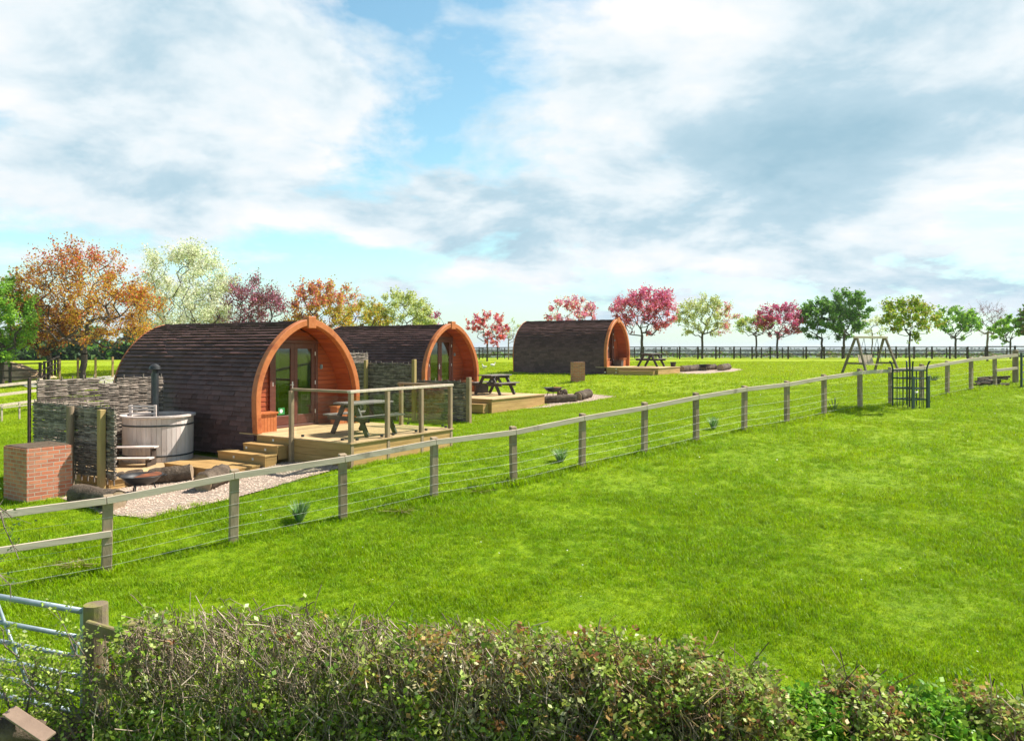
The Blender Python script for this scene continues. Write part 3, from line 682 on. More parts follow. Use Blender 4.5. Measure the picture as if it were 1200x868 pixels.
for k,h in enumerate((.12,.28,.45,.64,.84)):
    wv=MB(); pts=[]
    for i in range(len(allp)-1):
        a,b_=allp[i],allp[i+1]
        for f_ in(0,.33,.66): pts.append((a[0]+(b_[0]-a[0])*f_,a[1]+yo+.018,a[2]+(b_[2]-a[2])*f_+h-.008*math.sin(f_*PI)))
    wv.tube(pts,.0015,4,False); wv.build('wire',M['wire'],fn)
tag(fn,'weathered grey post and rail fence with wires crossing the field','fence')

# ------------------------------------------------------------------ generic rail fence
def rail_fence(name,pts,h,rails,mat,pw,rw,label,group=None,off=1,railh=None):
    """pts = list of world (x,y)"""
    root=empty(name,(pts[0][0],pts[0][1],g(*pts[0]))); o0=root.location.copy(); P_=[Vector((x,y,g(x,y)))-o0 for x,y in pts]
    for p_ in P_:
        b=MB(); b.box((p_.x,p_.y,p_.z+h/2-.1),(pw,pw,h+.2),math.atan2(P_[-1].y-P_[0].y,P_[-1].x-P_[0].x)); b.build('post',mat,root)
    d=(P_[-1]-P_[0]).normalized(); nv=Vector((d.y,-d.x,0))*(pw/2+.02)*off
    for rz_ in rails:
        b=MB()
        for i in range(len(P_)-1): b.beam(P_[i]+nv+Vector((0,0,rz_)),P_[i+1]+nv+Vector((0,0,rz_)),.035,rw)
        b.build('rail',mat,root)
    tag(root,label,'fence',group); return root
def line(p,q,step): 
    n=max(1,round(math.dist(p,q)/step)); return [(p[0]+(q[0]-p[0])*i/n,p[1]+(q[1]-p[1])*i/n) for i in range(n+1)]
def gp(px,Y): return ((px-600)/F*Y,Y)
FG='dark rail fences round the far edge of the field'
rail_fence('dark_rail_fence',line(gp(540,74),gp(1155,75),1.78),1.22,(1.14,.78,.42),M['darkfence'],.12,.09,'long dark three rail fence along the far edge of the field',FG)
rail_fence('dark_rail_fence',line(gp(1157,60),gp(1290,58),1.9),1.25,(1.17,.8,.42),M['darkfence'],.12,.09,'nearer dark rail fence at the far right edge, behind the end of the wired fence',FG)
rail_fence('paddock_fence',line(gp(540,80),gp(1180,84),2.3),1.1,(.95,.5),M['darkfence'],.09,.06,'second thinner dark fence just beyond the long far fence',FG)
rail_fence('dark_rail_fence',line(gp(-60,40),gp(47,41),1.55),1.25,(1.2,.85,.48),M['darkfence'],.12,.07,'black rail fence in front of the straw heap at the far left',FG)
rail_fence('dark_rail_fence',line(gp(47,41),gp(68,50),2.2),1.2,(1.15,.8,.45),M['darkfence'],.12,.07,'short black fence run going back past the left tree trunks',FG)
rail_fence('white_rail_fence',line(gp(-90,26),gp(47,30.5),1.9)[:],1.25,(1.15,.80,.40),M['rail'],.13,.10,'pale three rail fence at the left edge, beyond the hurdles')
rail_fence('stake_row',line(gp(2,27),gp(62,28.5),.55),.62,(.5,),M['rail'],.05,.04,'row of thin pale stakes in front of the left rail fence')
rail_fence('wire_fence',line(gp(70,44),gp(132,46),.95)[:],1.25,(1.0,),M['stakewood'],.10,.015,'row of slim yellowish stakes beside the pale track at the left')

# ------------------------------------------------------------------ swing seat
sw=empty('garden_swing',(0,0,0)); Ysw=41.0; pA=W(1002.5,395,Ysw); pB=W(1037.5,395,Ysw+1.25); cz=g(*(((pA+pB)/2).xy)); cen=(pA+pB)/2
sd=Vector((pB.x-pA.x,pB.y-pA.y,0)); Lw=sd.length; sa=math.atan2(sd.y,sd.x); sw.location=(cen.x,cen.y,cz); sw.rotation_euler=(0,0,sa); Hs=pA.z-cz
for s in(-1,1):
    for q_ in(-1,1):
        b=MB(); b.beam((s*(Lw/2+.12),q_*.78,-.1),(s*(Lw/2-.06),q_*.06,Hs-.05),.11,.11,(1,0,0)); b.build('leg',M['swingwood'],sw,bevel=.01)
    b=MB(); b.beam((s*(Lw/2+.03),-.55,.55),(s*(Lw/2+.03),.55,.55),.08,.09); b.build('crossbar',M['swingwood'],sw)
b=MB(); b.beam((-Lw/2-.15,0,Hs),(Lw/2+.15,0,Hs),.13,.12); b.build('top_beam',M['rail'],sw,bevel=.01)
st=MB()
for i in range(4): st.bx(-.58,.58,-.30+i*.13,-.30+i*.13+.11,.46,.49)
so=st.build('swing_seat',M['rail'],sw)
b=MB()
for i in range(9): b.beam((-.55+i*.137,.24,.50),(-.55+i*.137,.36,1.0),.11,.02,(0,1,0))
b.build('backrest',M['rail'],sw)
for s in(-1,1):
    b=MB(); b.tube([(s*.56,0,Hs-.05),(s*.56,-.25,.5)],.012,5); b.tube([(s*.56,0,Hs-.05),(s*.56,.30,.85)],.012,5); b.build('chain',M['black'],sw)
tag(sw,'weathered wooden garden swing with A frame legs and a slatted seat','swing')

# ------------------------------------------------------------------ tree guard
gp_=G(1066,477); Yg=gp_.y
tg=empty('tree_guard',gp_,R(27)); s_=.33
def gz0(x,y): v=gp_+Matrix.Rotation(R(27),3,'Z')@Vector((x,y,0)); return g(v.x,v.y)-gp_.z
for sx in(-1,1):
    for sy in(-1,1):
        b=MB(); x,y=sx*s_,sy*s_; z0=gz0(x,y)
        b.tube([(x,y,z0-.1),(x,y,1.18),(x*1.05,y*1.05,1.28),(x*1.13,y*1.13,1.37),(x*1.2,y*1.2,1.39)],.024,8); b.build('upright',M['guard'],tg)
for z in(.25,.58,.88,1.12):
    b=MB(); c4=[(-s_,-s_,z),(s_,-s_,z),(s_,s_,z),(-s_,s_,z),(-s_,-s_,z)]
    for i in range(4): b.tube([c4[i],c4[i+1]],.021,6)
    b.build('ring_bar',M['guard'],tg)
for sx,sy in((0,-1),(0,1),(-1,0),(1,0)):
    for o_ in(-.17,0,.17):
        b=MB(); x=sx*s_+(o_ if sx==0 else 0); y=sy*s_+(o_ if sy==0 else 0); b.tube([(x,y,gz0(x,y)),(x,y,1.12)],.010,6); b.build('bar',M['guard'],tg)
for sx in(-1,1):
    b=MB(); b.bx(sx*s_*1.06-.06,sx*s_*1.06+.06,-s_-.05,-s_-.02,gz0(sx*s_,-s_)-.1,.95); b.build('side_plate',M['guard'],tg)
tag(tg,'dark green iron guard with curled tops around the young tree','tree guard')
gu=MB(); gu.tube([(.02,-.1,.50),(.10,-.12,.44),(.22,-.1,.46)],.03,6); o=gu.build('tree_tie',M['white'],tg)

# ------------------------------------------------------------------ foliage tools
def leaf_cards(P_,size,colr,up=.3,aspect=1.6,fold=.25,nb=None):
    n=len(P_); N=rng.normal(size=(n,3)); N[:,2]=np.abs(N[:,2])+up
    if nb is not None: N+=nb
    N/=np.linalg.norm(N,axis=1,keepdims=True)
    T=rng.normal(size=(n,3)); T-=N*(T*N).sum(1,keepdims=True); T/=np.linalg.norm(T,axis=1,keepdims=True); B=np.cross(N,T)
    s=size[:,None]; l=T*s*aspect/2; w=B*s/2
    V=np.stack([P_-l,P_+w-N*s*fold*.2-l*.1,P_+l-N*s*fold*.4,P_-w+N*s*0-l*.1],1)
    Fc=np.arange(n*4).reshape(n,4); return V.reshape(-1,3),Fc,np.repeat(colr,4,0)
def twig_mesh(A,B,r0,r1,n=3,bend=None):
    N=len(A); D=B-A; Ld=np.linalg.norm(D,axis=1,keepdims=True); D=D/np.maximum(Ld,1e-6)
    ref=np.where(np.abs(D[:,2:3])<.9,np.array([[0,0,1.]]),np.array([[1.,0,0]])); X=np.cross(D,ref); X/=np.linalg.norm(X,axis=1,keepdims=True); Y=np.cross(D,X)
    rings=[]
    for P_,r in((A,r0),(B,r1)):
        for k in range(n):
            a=2*PI*k/n; rings.append(P_+(X*math.cos(a)+Y*math.sin(a))*r[:,None])
    V=np.stack(rings,1); f=np.array([[k,(k+1)%n,n+(k+1)%n,n+k] for k in range(n)]); Fc=(np.arange(N)*2*n)[:,None,None]+f[None]
    return V.reshape(-1,3),Fc.reshape(-1,4)
def tree(name,px,ytop,wpx,ybot,ybase,Y,pal,label,n_att=170,leaves=4200,lsize=.16,trunk_r=.14,seed=1,group='trees round the field',spread=.33,bark='trunk',base=None,droop=0,shape=1.0,asym=0,cat='tree'):
    """pal(u,v,w,rng)->colour: u across -1..1, v height 0..1, per leaf clump"""
    r_=np.random.default_rng(seed)
    if base is None: X=(px-600)/F*Y; bz=g(X,Y)
    else: X,Y,bz=base
    top=CZ-(ytop-HZ)*Y/F-bz; bot=CZ-(ybot-HZ)*Y/F-bz; bot=max(bot,.4); Wd=wpx/2*Y/F; H=top-bot
    Wd*=.90; H*=.94
    root=empty(name,(X,Y,bz))
    # attraction points in a lumpy crown
    lob=r_.normal(size=(9,3)); lob/=np.linalg.norm(lob,axis=1,keepdims=True); lw=r_.uniform(-.22,.22,9)
    pts=[]
    while len(pts)<n_att:
        p_=r_.uniform(-1,1,3); d=np.linalg.norm(p_)
        if d<.12: continue
        u_=p_/d; lim=1+sum(w_*max(0,float(u_@l_))**3 for l_,w_ in zip(lob,lw))*1.4
        lim*=(.86+.14*(1-abs(u_[2])) )
        if d>lim or r_.random()>(.25+.75*(d/lim)**1.2): continue
        z=p_[2]; wf=1.0
        if z<0: wf=1-.25*(-z)**1.5
        pts.append((p_[0]*Wd*wf+asym*Wd*.2*z,p_[1]*Wd*.92*wf,bot+H*(.5+.5*z*.98)))
    pts=np.array(pts)
    tt=bot+H*.22; nodes=[(0.0,0.0,-.3)]; par=[-1]; k=5
    for i in range(1,k+1): nodes.append((r_.uniform(-.03,.03)*top*.3,r_.uniform(-.03,.03)*top*.3,tt*i/k)); par.append(i-1)
    order=np.argsort(np.linalg.norm((pts-[0,0,tt])*[1,1,1.0],axis=1))
    startable=[False]*len(nodes)
    for i in range(len(nodes)): startable[i]=nodes[i][2]>=min(bot*.85,tt*.6)
    for oi in order:
        p_=pts[oi]; nd=np.array(nodes); d=nd-p_; dist=np.linalg.norm(d,axis=1)
        inn=np.linalg.norm(nd[:,:2],axis=1); dirn=p_-np.array([0,0,tt*.8]); dl=np.linalg.norm(dirn); vn=nd-np.array([0,0,tt*.8]); cs=1-(vn@dirn)/(dl*np.maximum(np.linalg.norm(vn,axis=1),.05*H)); cost=dist*(1+.5*cs)+np.maximum(0,nd[:,2]-p_[2]+.02*H)*1.3; cost[~np.array(startable)]=1e9
        j=int(np.argmin(cost)); a=nd[j]; L=np.linalg.norm(p_-a); ns=max(1,int(L/(.14*H)))
        pj=j
        for s in range(1,ns+1):
            f_=s/ns; q_=a+(p_-a)*f_+r_.normal(size=3)*.010*H*(1 if s<ns else 0); q_[2]-=math.sin(f_*PI)*L*.08*(1 if s<ns else 0)
            nodes.append(tuple(q_)); par.append(pj); pj=len(nodes)-1; startable.append(True)
    nodes=np.array(nodes); par=np.array(par); cnt=np.zeros(len(nodes)); haschild=np.zeros(len(nodes),bool)
    for i in range(len(nodes)-1,0,-1):
        if not haschild[i]: cnt[i]+=1
        cnt[par[i]]+=cnt[i]; haschild[par[i]]=True
    trunk_r*=.78; rad=trunk_r*(cnt/cnt[1])**.5; rad=np.maximum(rad,.007*Y/45 if Y>30 else .006)
    i=np.arange(1,len(nodes)); A=nodes[par[i]]; B=nodes[i]; ra=rad[i].copy(); ra[0]*=1.35
    main=rad[i]>.04; V1,F1=twig_mesh(A,B,np.minimum(rad[par[i]],ra*1.25),rad[i],6)
    # fine twigs at the ends
    ends=np.where(~haschild)[0]; nt=6; E=np.repeat(nodes[ends],nt,0); dirs=E-np.array([0,0,tt]); dirs/=np.linalg.norm(dirs,axis=1,keepdims=True)+1e-6
    dirs=dirs+r_.normal(size=E.shape)*.55; dirs[:,2]+=.25; tl=r_.uniform(.04,.10,(len(E),1))*H
    E2=E+dirs*tl; V2,F2=twig_mesh(E,E2,np.full(len(E),.006*Y/50+.003),np.full(len(E),.003),3)
    Vt=np.concatenate([V1,V2]); Ft=np.concatenate([F1,F2+len(V1)])
    npmesh('trunk',Vt,Ft,M[bark],root,smooth=True)
    if leaves>0:
        leaves=int(leaves*1.75)
        anc=np.concatenate([E2,E+(E2-E)*.5,nodes[rad<trunk_r*.22]]); idx=r_.integers(0,len(anc),leaves)
        P_=anc[idx]+r_.normal(size=(leaves,3))*H*.024
        u=np.clip(P_[:,0]/Wd,-1.3,1.3); v=np.clip((P_[:,2]-bot)/H,0,1); cl=r_.random(len(anc))[idx]
        cc=np.array(pal(u,v,cl,r_)); V_,F_,C_=leaf_cards(P_,r_.uniform(.6,1.3,leaves)*lsize*.80,cc,.1,1.3)
        npmesh('foliage',V_,F_,M['leaf'],root,C_)
    tag(root,label,cat,group); return root
def blend(cols,w):
    """cols list of rgb, w array (n,k) weights -> pick one colour per leaf"""
    w=np.maximum(w,0)+1e-6; w=w/w.sum(1,keepdims=True); c=w.cumsum(1); r_=rng.random(len(w))[:,None]; k=(r_>c).sum(1); return np.array(cols)[np.clip(k,0,len(cols)-1)]
def pal_simple(*cols):
    def f(u,v,cl,r_):
        k=(cl*.75+r_.random(len(u))*.25)*len(cols); return np.array(cols)[np.clip(k.astype(int),0,len(cols)-1)]
    return f
ORG=(.46,.22,.03); GOLD=(.52,.33,.03); RUST=(.30,.12,.04); REDL=(.55,.08,.05); BRN=(.22,.11,.06)
PALE=(.50,.56,.30); CREAM=(.66,.66,.50); YG=(.42,.44,.08); PINK=(.60,.20,.34); MAG=(.50,.07,.22); PURP=(.24,.09,.13); DRED=(.30,.03,.04); CORAL=(.62,.16,.14)
G1=(.16,.31,.04); G2=(.23,.40,.05); G3=(.10,.21,.03); LIME=(.26,.44,.03)
def pal_big(u,v,cl,r_): 
    return blend([ORG,GOLD,RUST,REDL,BRN],np.stack([.5+0*u,.25+.5*np.clip(u,0,1)+.1*(1-v),.35*(u<.1)+.1,.05+2.2*np.clip(v-.72,0,1)+.25*(u>.6)*(v>.45),.25*(u<-.2)*(v<.6)],1))
def pal_pinkred(u,v,cl,r_): return blend([PINK,MAG,CORAL,DRED],np.stack([.8*v,.5*v+.1,.3+.4*(1-v),.2+1.2*(1-v)*(np.abs(u)<.6)],1))
def pal_magr(u,v,cl,r_): return blend([PINK,MAG,DRED,CORAL],np.stack([.5*v+.3*(u>0),.9*v+.3*(u>0),1.6*(1-v)*(u<.2)+.2,.3*(1-v)],1))
def pal_gold2(u,v,cl,r_): return blend([GOLD,ORG,CORAL,PURP,YG],np.stack([.5+0*u,.3+0*u,.9*(v>.7),.5*(v>.5)*(u<0),.4*(u>.2)],1))
def pal_palepink(u,v,cl,r_): return blend([PALE,YG,CREAM,PINK,CORAL],np.stack([.5+0*u,.6+0*u,.3+0*u,1.2*(u>.6),.5*(u>.6)],1))
TG='trees round the field'
tree('green_tree',2,318,92,430,440,41,pal_simple(LIME,G2,G1),'bright green leafy tree cut by the left edge of the picture',170,9000,.13,.15,11)
tree('brown_tree',57,352,64,424,441,46,pal_simple(BRN,RUST,ORG),'dusky brown leaved tree between the green tree and the big orange one',120,4200,.13,.14,12)
tree('orange_tree',98,279,168,424,438,44,pal_big,'largest tree, golden orange with a red flushed top, left of the pods',330,13000,.11,.22,13)
tree('pale_blossom_tree',215,289,112,418,425,52,pal_simple(PALE,CREAM,CREAM,PALE),'pale cream blossom tree behind the roof of the nearest pod',260,15000,.125,.16,14)
tree('purple_brown_tree',297,311,96,412,424,54,pal_simple(PURP,BRN,PURP,PINK),'purple brown tree behind the ridge of the nearest pod',210,6000,.11,.17,15)
tree('golden_tree',377,332,88,412,424,54,pal_gold2,'gold and rust tree rising behind the front arch of the nearest pod',190,6500,.13,.16,16)
tree('yellow_green_tree',428,350,60,415,424,58,pal_simple(YG,GOLD,YG),'small yellow green tree just left of the paler one behind the middle pod',110,3000,.13,.13,17)
tree('yellow_green_tree',466,341,92,415,424,60,pal_simple(PALE,YG,PALE,YG),'wide pale yellow green tree behind the roof of the middle pod',190,6500,.14,.16,18)
tree('pink_tree',503,354,42,412,424,64,pal_simple(PINK,PURP,MAG),'slim purple pink tree above the front of the middle pod',90,1500,.13,.10,19)
tree('coral_tree',571,362,58,404,419,66,pal_simple(CORAL,REDL,PINK),'open coral red tree standing alone between the middle and farthest pods',110,1700,.15,.11,20)
tree('bare_tree',596,372,34,405,420,72,pal_simple(PALE,YG),'thin nearly bare sapling right of the coral red tree',60,260,.12,.08,21,bark='palebark')
tree('pink_tree',674,346,66,400,418,78,pal_simple(PINK,CORAL,PINK,CREAM),'pink blossom tree peeping above the roof of the farthest pod',130,2600,.17,.14,22)
tree('pink_tree',752,335,82,400,419,72,pal_pinkred,'full pink tree with dark red lower leaves beside the farthest pod',230,6500,.15,.17,23)
tree('pale_blossom_tree',823,347,68,402,419,78,pal_palepink,'pale yellow tree with a pink right side, behind the far fence',190,4500,.16,.15,24)
tree('pale_tree',886,362,48,402,418,82,pal_simple(PALE,YG,G2),'small pale green tree partly hidden by the magenta one',100,1700,.16,.12,25,asym=-.3)
tree('magenta_tree',911,349,54,402,419,80,pal_magr,'magenta tree with a dark red left side, behind the far fence',150,3200,.16,.13,26)
tree('green_tree',963,350,52,402,419,80,pal_simple(G3,G1,G1),'left one of the pair of dense dark green trees',130,5200,.20,.14,27)
tree('green_tree',989,343,54,402,419,80,pal_simple(G3,G1,G3),'taller right one of the pair of dense dark green trees',140,6000,.20,.15,28)
tree('bare_tree',1022,362,30,400,418,90,pal_simple(CREAM,PALE),'faint whitish tree behind the young guarded tree',60,700,.14,.09,29,bark='palebark')
tree('green_tree',1120,352,58,402,417,78,pal_simple(G2,G1,LIME),'airy green tree right of the guarded sapling, behind the far fence',130,2600,.19,.13,30)
tree('bare_tree',1157,350,46,400,417,84,pal_simple(PURP,PURP),'bare purplish tree between two green trees at the right',190,500,.09,.14,31,bark='palebark')
tree('green_tree',1184,369,46,404,417,76,pal_simple(LIME,G2),'small bright green tree near the right edge',100,2200,.19,.11,32)
tree('brown_tree',1210,360,34,400,416,74,pal_simple(G1,BRN,G3),'brownish green tree cut by the right edge',90,2000,.19,.11,33)
tree('young_tree',1058,339,74,402,477,Yg,pal_simple((.27,.38,.04),(.36,.45,.05),(.38,.34,.06),(.18,.30,.03)),'young fresh green tree growing inside the iron guard',150,3400,.062,.035,34,base=(gp_.x,gp_.y,gp_.z),spread=.4)
# background hedgerow and wood at the left, far hedges
def hedgerow(name,pts,h,dep,n,cols,ls,label,cat='hedgerow',seed=1,kind=None):
    r_=np.random.default_rng(seed); P_=[]; seg=[(np.array(pts[i]),np.array(pts[i+1])) for i in range(len(pts)-1)]; Ls=np.array([np.linalg.norm(b-a) for a,b in seg]); ch=r_.choice(len(seg),n,p=Ls/Ls.sum()); f_=r_.random(n)
    A=np.array([s[0] for s in seg])[ch]; B=np.array([s[1] for s in seg])[ch]; q_=A+(B-A)*f_[:,None]; q_=q_+r_.normal(size=(n,2))*[dep*.2,dep*.4]
    hh=h*(.7+.3*np.sin(q_[:,0]*.9+seed)+.2*np.sin(q_[:,0]*2.7)); z=tz(q_[:,0],q_[:,1])+r_.random(n)**.8*hh; P3=np.stack([q_[:,0],q_[:,1],z],-1)
    cc=np.array(cols)[r_.integers(0,len(cols),n)]; V_,F_,C_=leaf_cards(P3,r_.uniform(.6,1.4,n)*ls,cc,.1,1.3); o=npmesh(name,V_,F_,M['leaf'],None,C_)
    tag(o,label,cat,kind=kind); return o
hedgerow('distant_hedgerow',[gp(-150,95),gp(250,105)],4.2,4,14000,[G3,(.04,.08,.03),(.07,.11,.05)],.5,'dark hedgerow closing the view behind the left hand trees',seed=2)
hedgerow('distant_hedgerow',[gp(540,96),gp(1300,100)],.75,1.5,4200,[(.12,.15,.06),G1,(.20,.17,.10)],.24,'low scrubby hedge just beyond the far field fence',seed=3)
for k,(Y_,h_) in enumerate(((230,1.2),(420,2.2),(800,4),(1500,6))):
    hedgerow('far_woodland',[(-Y_*.9,Y_),(Y_*.9,Y_*1.02)],h_,Y_*.02,3500,[(.06,.10,.05),(.09,.13,.07)],1.0+Y_*.004,'far off line of hedges and woods below the horizon','woodland',seed=10+k,kind='stuff')

# ------------------------------------------------------------------ left background
hb=MB(); hp=Vector((*gp(6,46),0)); hp.z=g(hp.x,hp.y); random.seed(5)
vs=[];ns,nr=28,7
for r in range(nr+1):
    for s in range(ns):
        a=2*PI*s/ns; q_=1-r/nr; rr_=(3.0*q_**.8)*(1+.08*math.sin(a*3+r)+random.uniform(-.04,.04)); vs.append((rr_*math.cos(a),rr_*.7*math.sin(a),1.2*(r/nr)**.9-.1))
hb.add(vs,[(r*ns+s,r*ns+(s+1)%ns,(r+1)*ns+(s+1)%ns,(r+1)*ns+s) for r in range(nr) for s in range(ns)]); o=hb.build('straw_heap',M['straw'],smooth=True); o.location=hp; tag(o,'tan heap of straw behind the black fence at the far left','straw heap')
drape('track',[gp(30,40)+(0,),gp(150,38)+(0,),gp(260,46)+(0,),gp(240,56)+(0,),gp(110,46)+(0,),gp(20,43)+(0,)],M['grey'],.03,world=True)
bn=empty('farm_building',(*gp(55,120),g(*gp(55,120))-.3),.05)
b=MB(); b.bx(-5,5,-3,3,0,3.0); b.build('wall',M['barnwall'],bn)
b=MB(); b.add([(-5.3,-3.3,2.95),(5.3,-3.3,2.95),(5.3,3.3,2.95),(-5.3,3.3,2.95),(-5.3,0,4.2),(5.3,0,4.2)],[(0,1,5,4),(2,3,4,5),(0,4,3),(1,2,5),(0,3,2,1)]); b.build('roof',M['barnroof'],bn)
b=MB(); b.bx(-1.5,1.5,-3.06,-3.003,0,2.4); b.build('door',M['barnroof'],bn)
tag(bn,'pale farm building half hidden behind the left tree trunks','farm building')
# hens
def hen(P_,rz,lab):
    r=empty('hen',P_,rz); b=MB(); ns=12
    prof=[(-.17,.20,.01),(-.14,.20,.045),(-.07,.17,.085),(.02,.155,.10),(.10,.17,.085),(.15,.22,.05),(.175,.29,.036),(.19,.33,.035),(.215,.345,.022),(.23,.34,.004)]
    b.tube([(x,0,z) for x,z,_ in prof],[q for *_,q in prof],ns); b.build('body',M['hen'],r,smooth=True)
    for s in(-1,1):
        l=MB(); l.tube([(.02,s*.04,.09),(.03,s*.04,0)],.007,5); l.build('leg',M['stakewood'],r)
    c=MB(); c.box((.205,0,.375),(.05,.012,.03)); c.build('comb',M['rust'],r)
    c=MB(); c.tube([(.225,0,.34),(.255,0,.33)],[.01,.002],5); c.build('beak',M['stakewood'],r)
    tag(r,lab,'hen','white hens in the grass')
hen(G(568,433,30),2.5,'left one of two white hens in the grass between the pods'); hen(G(577,430.5,30),.4,'right one of two white hens in the grass between the pods')
# log pile by the end of the fence
lp=empty('wood_pile',G(1166,452.5,20)); random.seed(3)
for i in range(22):
    b=MB(); z=random.uniform(.03,.34); x=random.uniform(-1,1)*(.62-z); a=random.uniform(-.5,.5); y=random.uniform(-.2,.25); l=random.uniform(.35,.6)
    b.tube([(x-l/2*math.cos(a),y-l/2*math.sin(a),z),(x+l/2*math.cos(a),y+l/2*math.sin(a),z+random.uniform(-.04,.04))],random.uniform(.03,.055),7); b.build('branch',M['bark'],lp)
tag(lp,'low pile of dark cut branches behind the right end of the fence','wood pile')
rg=empty('green_gate',(*gp(1197,27.3),g(*gp(1197,27.3))),FA)
b=MB(); b.bx(-.03,.03,-.03,.03,-.2,1.25); b.build('gate_post',M['guard'],rg)
for z in(.3,.55,.8,1.15):
    b=MB(); b.tube([(.03,0,z),(2.2,0,z)],.02,8); b.build('bar',M['guard'],rg)
tag(rg,'slim dark green gate just beyond the end post of the fence','gate')

# ------------------------------------------------------------------ small plants along the fence
def tuft(name,P_,h,w,n,colr,label,cat='plant',seed=1,wide=.009,droop=.25,group='clumps growing along the wired fence',leafy=0):
    r_=np.random.default_rng(seed); root=None; mb=[]; V_=[];F_=[];C_=[]
    for i in range(n):
        a=r_.uniform(0,6.28); l=h*r_.uniform(.6,1.1); out=w*r_.uniform(.2,1); d=np.array([math.cos(a),math.sin(a),0]); s=np.array([-d[1],d[0],0])*wide*r_.uniform(.7,1.3)
        b0=d*out*.25; p1=b0+d*out*.45+np.array([0,0,l*.6]); p2=b0+d*out+np.array([0,0,l*(1-droop*.3*r_.random())]); k=len(V_)
        V_+=[b0-s,b0+s,p1-s,p1+s,p2-s*.15,p2+s*.15]; F_+=[(k,k+1,k+3,k+2),(k+2,k+3,k+5,k+4)]; c_=np.array(colr[r_.integers(len(colr))]); C_+=[c_]*6
    o=npmesh(name,np.array(V_),np.array(F_),M['leafn'],None,np.array(C_)); o.location=P_; tag(o,label,cat,group); return o
DG=[(.20,.36,.10),(.28,.46,.14),(.46,.56,.36),(.15,.28,.07)]
tuft('leafy_clump',G(351,611),.34,.20,220,DG,'grey green leafy clump at the fence, third gap from the left',seed=1)
tuft('leafy_clump',G(657,541),.30,.22,200,DG,'grey green leafy clump at the fence in front of the middle hurdle post',seed=2)
tuft('leafy_clump',G(836,503),.34,.18,150,DG,'grey green leafy clump behind the fence near its middle',seed=3)
tuft('weed_clump',G(978,480),.42,.3,16,[(.12,.16,.08)],'sparse weedy stems behind the fence, left of the tree guard',seed=4)
tuft('weed_clump',G(1094,446),.26,.35,70,[(.06,.12,.03),(.09,.16,.04)],'low dark green clump behind the fence, right of the tree guard',seed=5)
for i,(px,py) in enumerate(((90,661),(470,598),(560,575))):
    tuft('dry_tussock',G(px,py),.06,.42,60,[(.42,.34,.16),(.34,.27,.12)],['patch of dry yellow grass by the left fence post','patch of dry yellow grass inside the fence below the deck','smaller patch of dry grass beside a fence post'][i],'dry grass',seed=20+i,wide=.01,group='dry grass patches inside the fence')

# ------------------------------------------------------------------ gate, hedge and bottom left corner
gpost=Vector((-3.93,7.25,0)); gpost.z=g(gpost.x,gpost.y)
o=MB(); o.tube([(0,0,-.4),(0,0,.5),(0,0,CZ-2.42-gpost.z)],[.115,.11,.105],18,jit=.03); gpo=o.build('gate_post',M['mossy'],smooth=False); gpo.location=gpost; tag(gpo,'thick round mossy post that the metal gate hangs beside','post')
moss=[]
gt=empty('metal_gate',(0,0,0)); gA=W(98,716,7.25); gB=W(-150,650,8.2)   # closing end at the post, hinge end off to the left
gt.location=gA; ex=gB-gA; ex=Vector((ex.x,ex.y,0)); Lg=ex.length; gt.rotation_euler=(0,0,math.atan2(ex.y,ex.x)); sl=(gB.z-gA.z)/Lg*.25
tops=[0,-.265,-.42,-.60,-.77,-.95]
def gbar(x,z): return (x,0,z+sl*x)
for i,z in enumerate((0,-.25,-.44,-.62,-.79,-.97)):
    b=MB(); b.tube([gbar(0,z),gbar(Lg,z)],.028 if i in(0,5) else .022,12); b.build('bar',M['galv'],gt,smooth=True)
b=MB(); b.bx(-.03,.03,-.02,.02,-1.0,.03); b.build('end_stile',M['galv'],gt,bevel=.006)
b=MB(); b.bx(.09,.14,-.012,.012,-.44,-.26); b.tube([(.115,-.05,-.34),(.115,.03,-.34)],.022,8); b.build('latch',M['galv'],gt)
b=MB(); b.tube([gbar(1.15,.0),gbar(.62,-.97)],.016,10); b.build('brace',M['galv'],gt,smooth=True)
tag(gt,'galvanised tubular metal field gate in the bottom left corner','gate')
# field-side rails carried into the hedge
rf=empty('split_rail_fence',(0,0,0)); rf.location=gpost
def rel(p): return p-gpost
HL=[Vector((-3.9,7.05,0)),Vector((-3.4,6.95,0)),Vector((4.4,5.75,0))]
for p_,q_ in ((W(101,734,7.1),W(162,752,6.95)),(W(104,795,7.1),W(170,806,6.95)),(W(110,845,7.1),W(215,866,6.9))):
    b=MB(); b.beam(rel(p_),rel(q_),.05,.13); b.build('rail',M['mossy'],rf,bevel=.01)
b=MB(); p_=W(156,722,7.15); b.box(rel(Vector((p_.x,p_.y,p_.z-.80))),(.15,.14,1.5)); b.build('post',M['mossy'],rf,bevel=.01)
for (p_,q_) in ((W(560,838,6.6),W(830,846,6.3)),(W(780,846,6.36),W(1060,856,6.05)),(W(1040,853,6.1),W(1260,862,5.9))):
    b=MB(); b.beam(rel(p_),rel(q_),.05,.14); b.build('rail',M['darkfence'],rf,bevel=.01)
for px,Y_ in((560,6.65),(800,6.35),(1050,6.12)):
    b=MB(); p_=W(px,832,Y_); b.box(rel(Vector((p_.x,p_.y+.06,p_.z-.35))),(.11,.11,.9)); b.build('post',M['darkfence'],rf,bevel=.01)
tag(rf,'old wooden rails and posts running through the hedge from the gate post','fence')
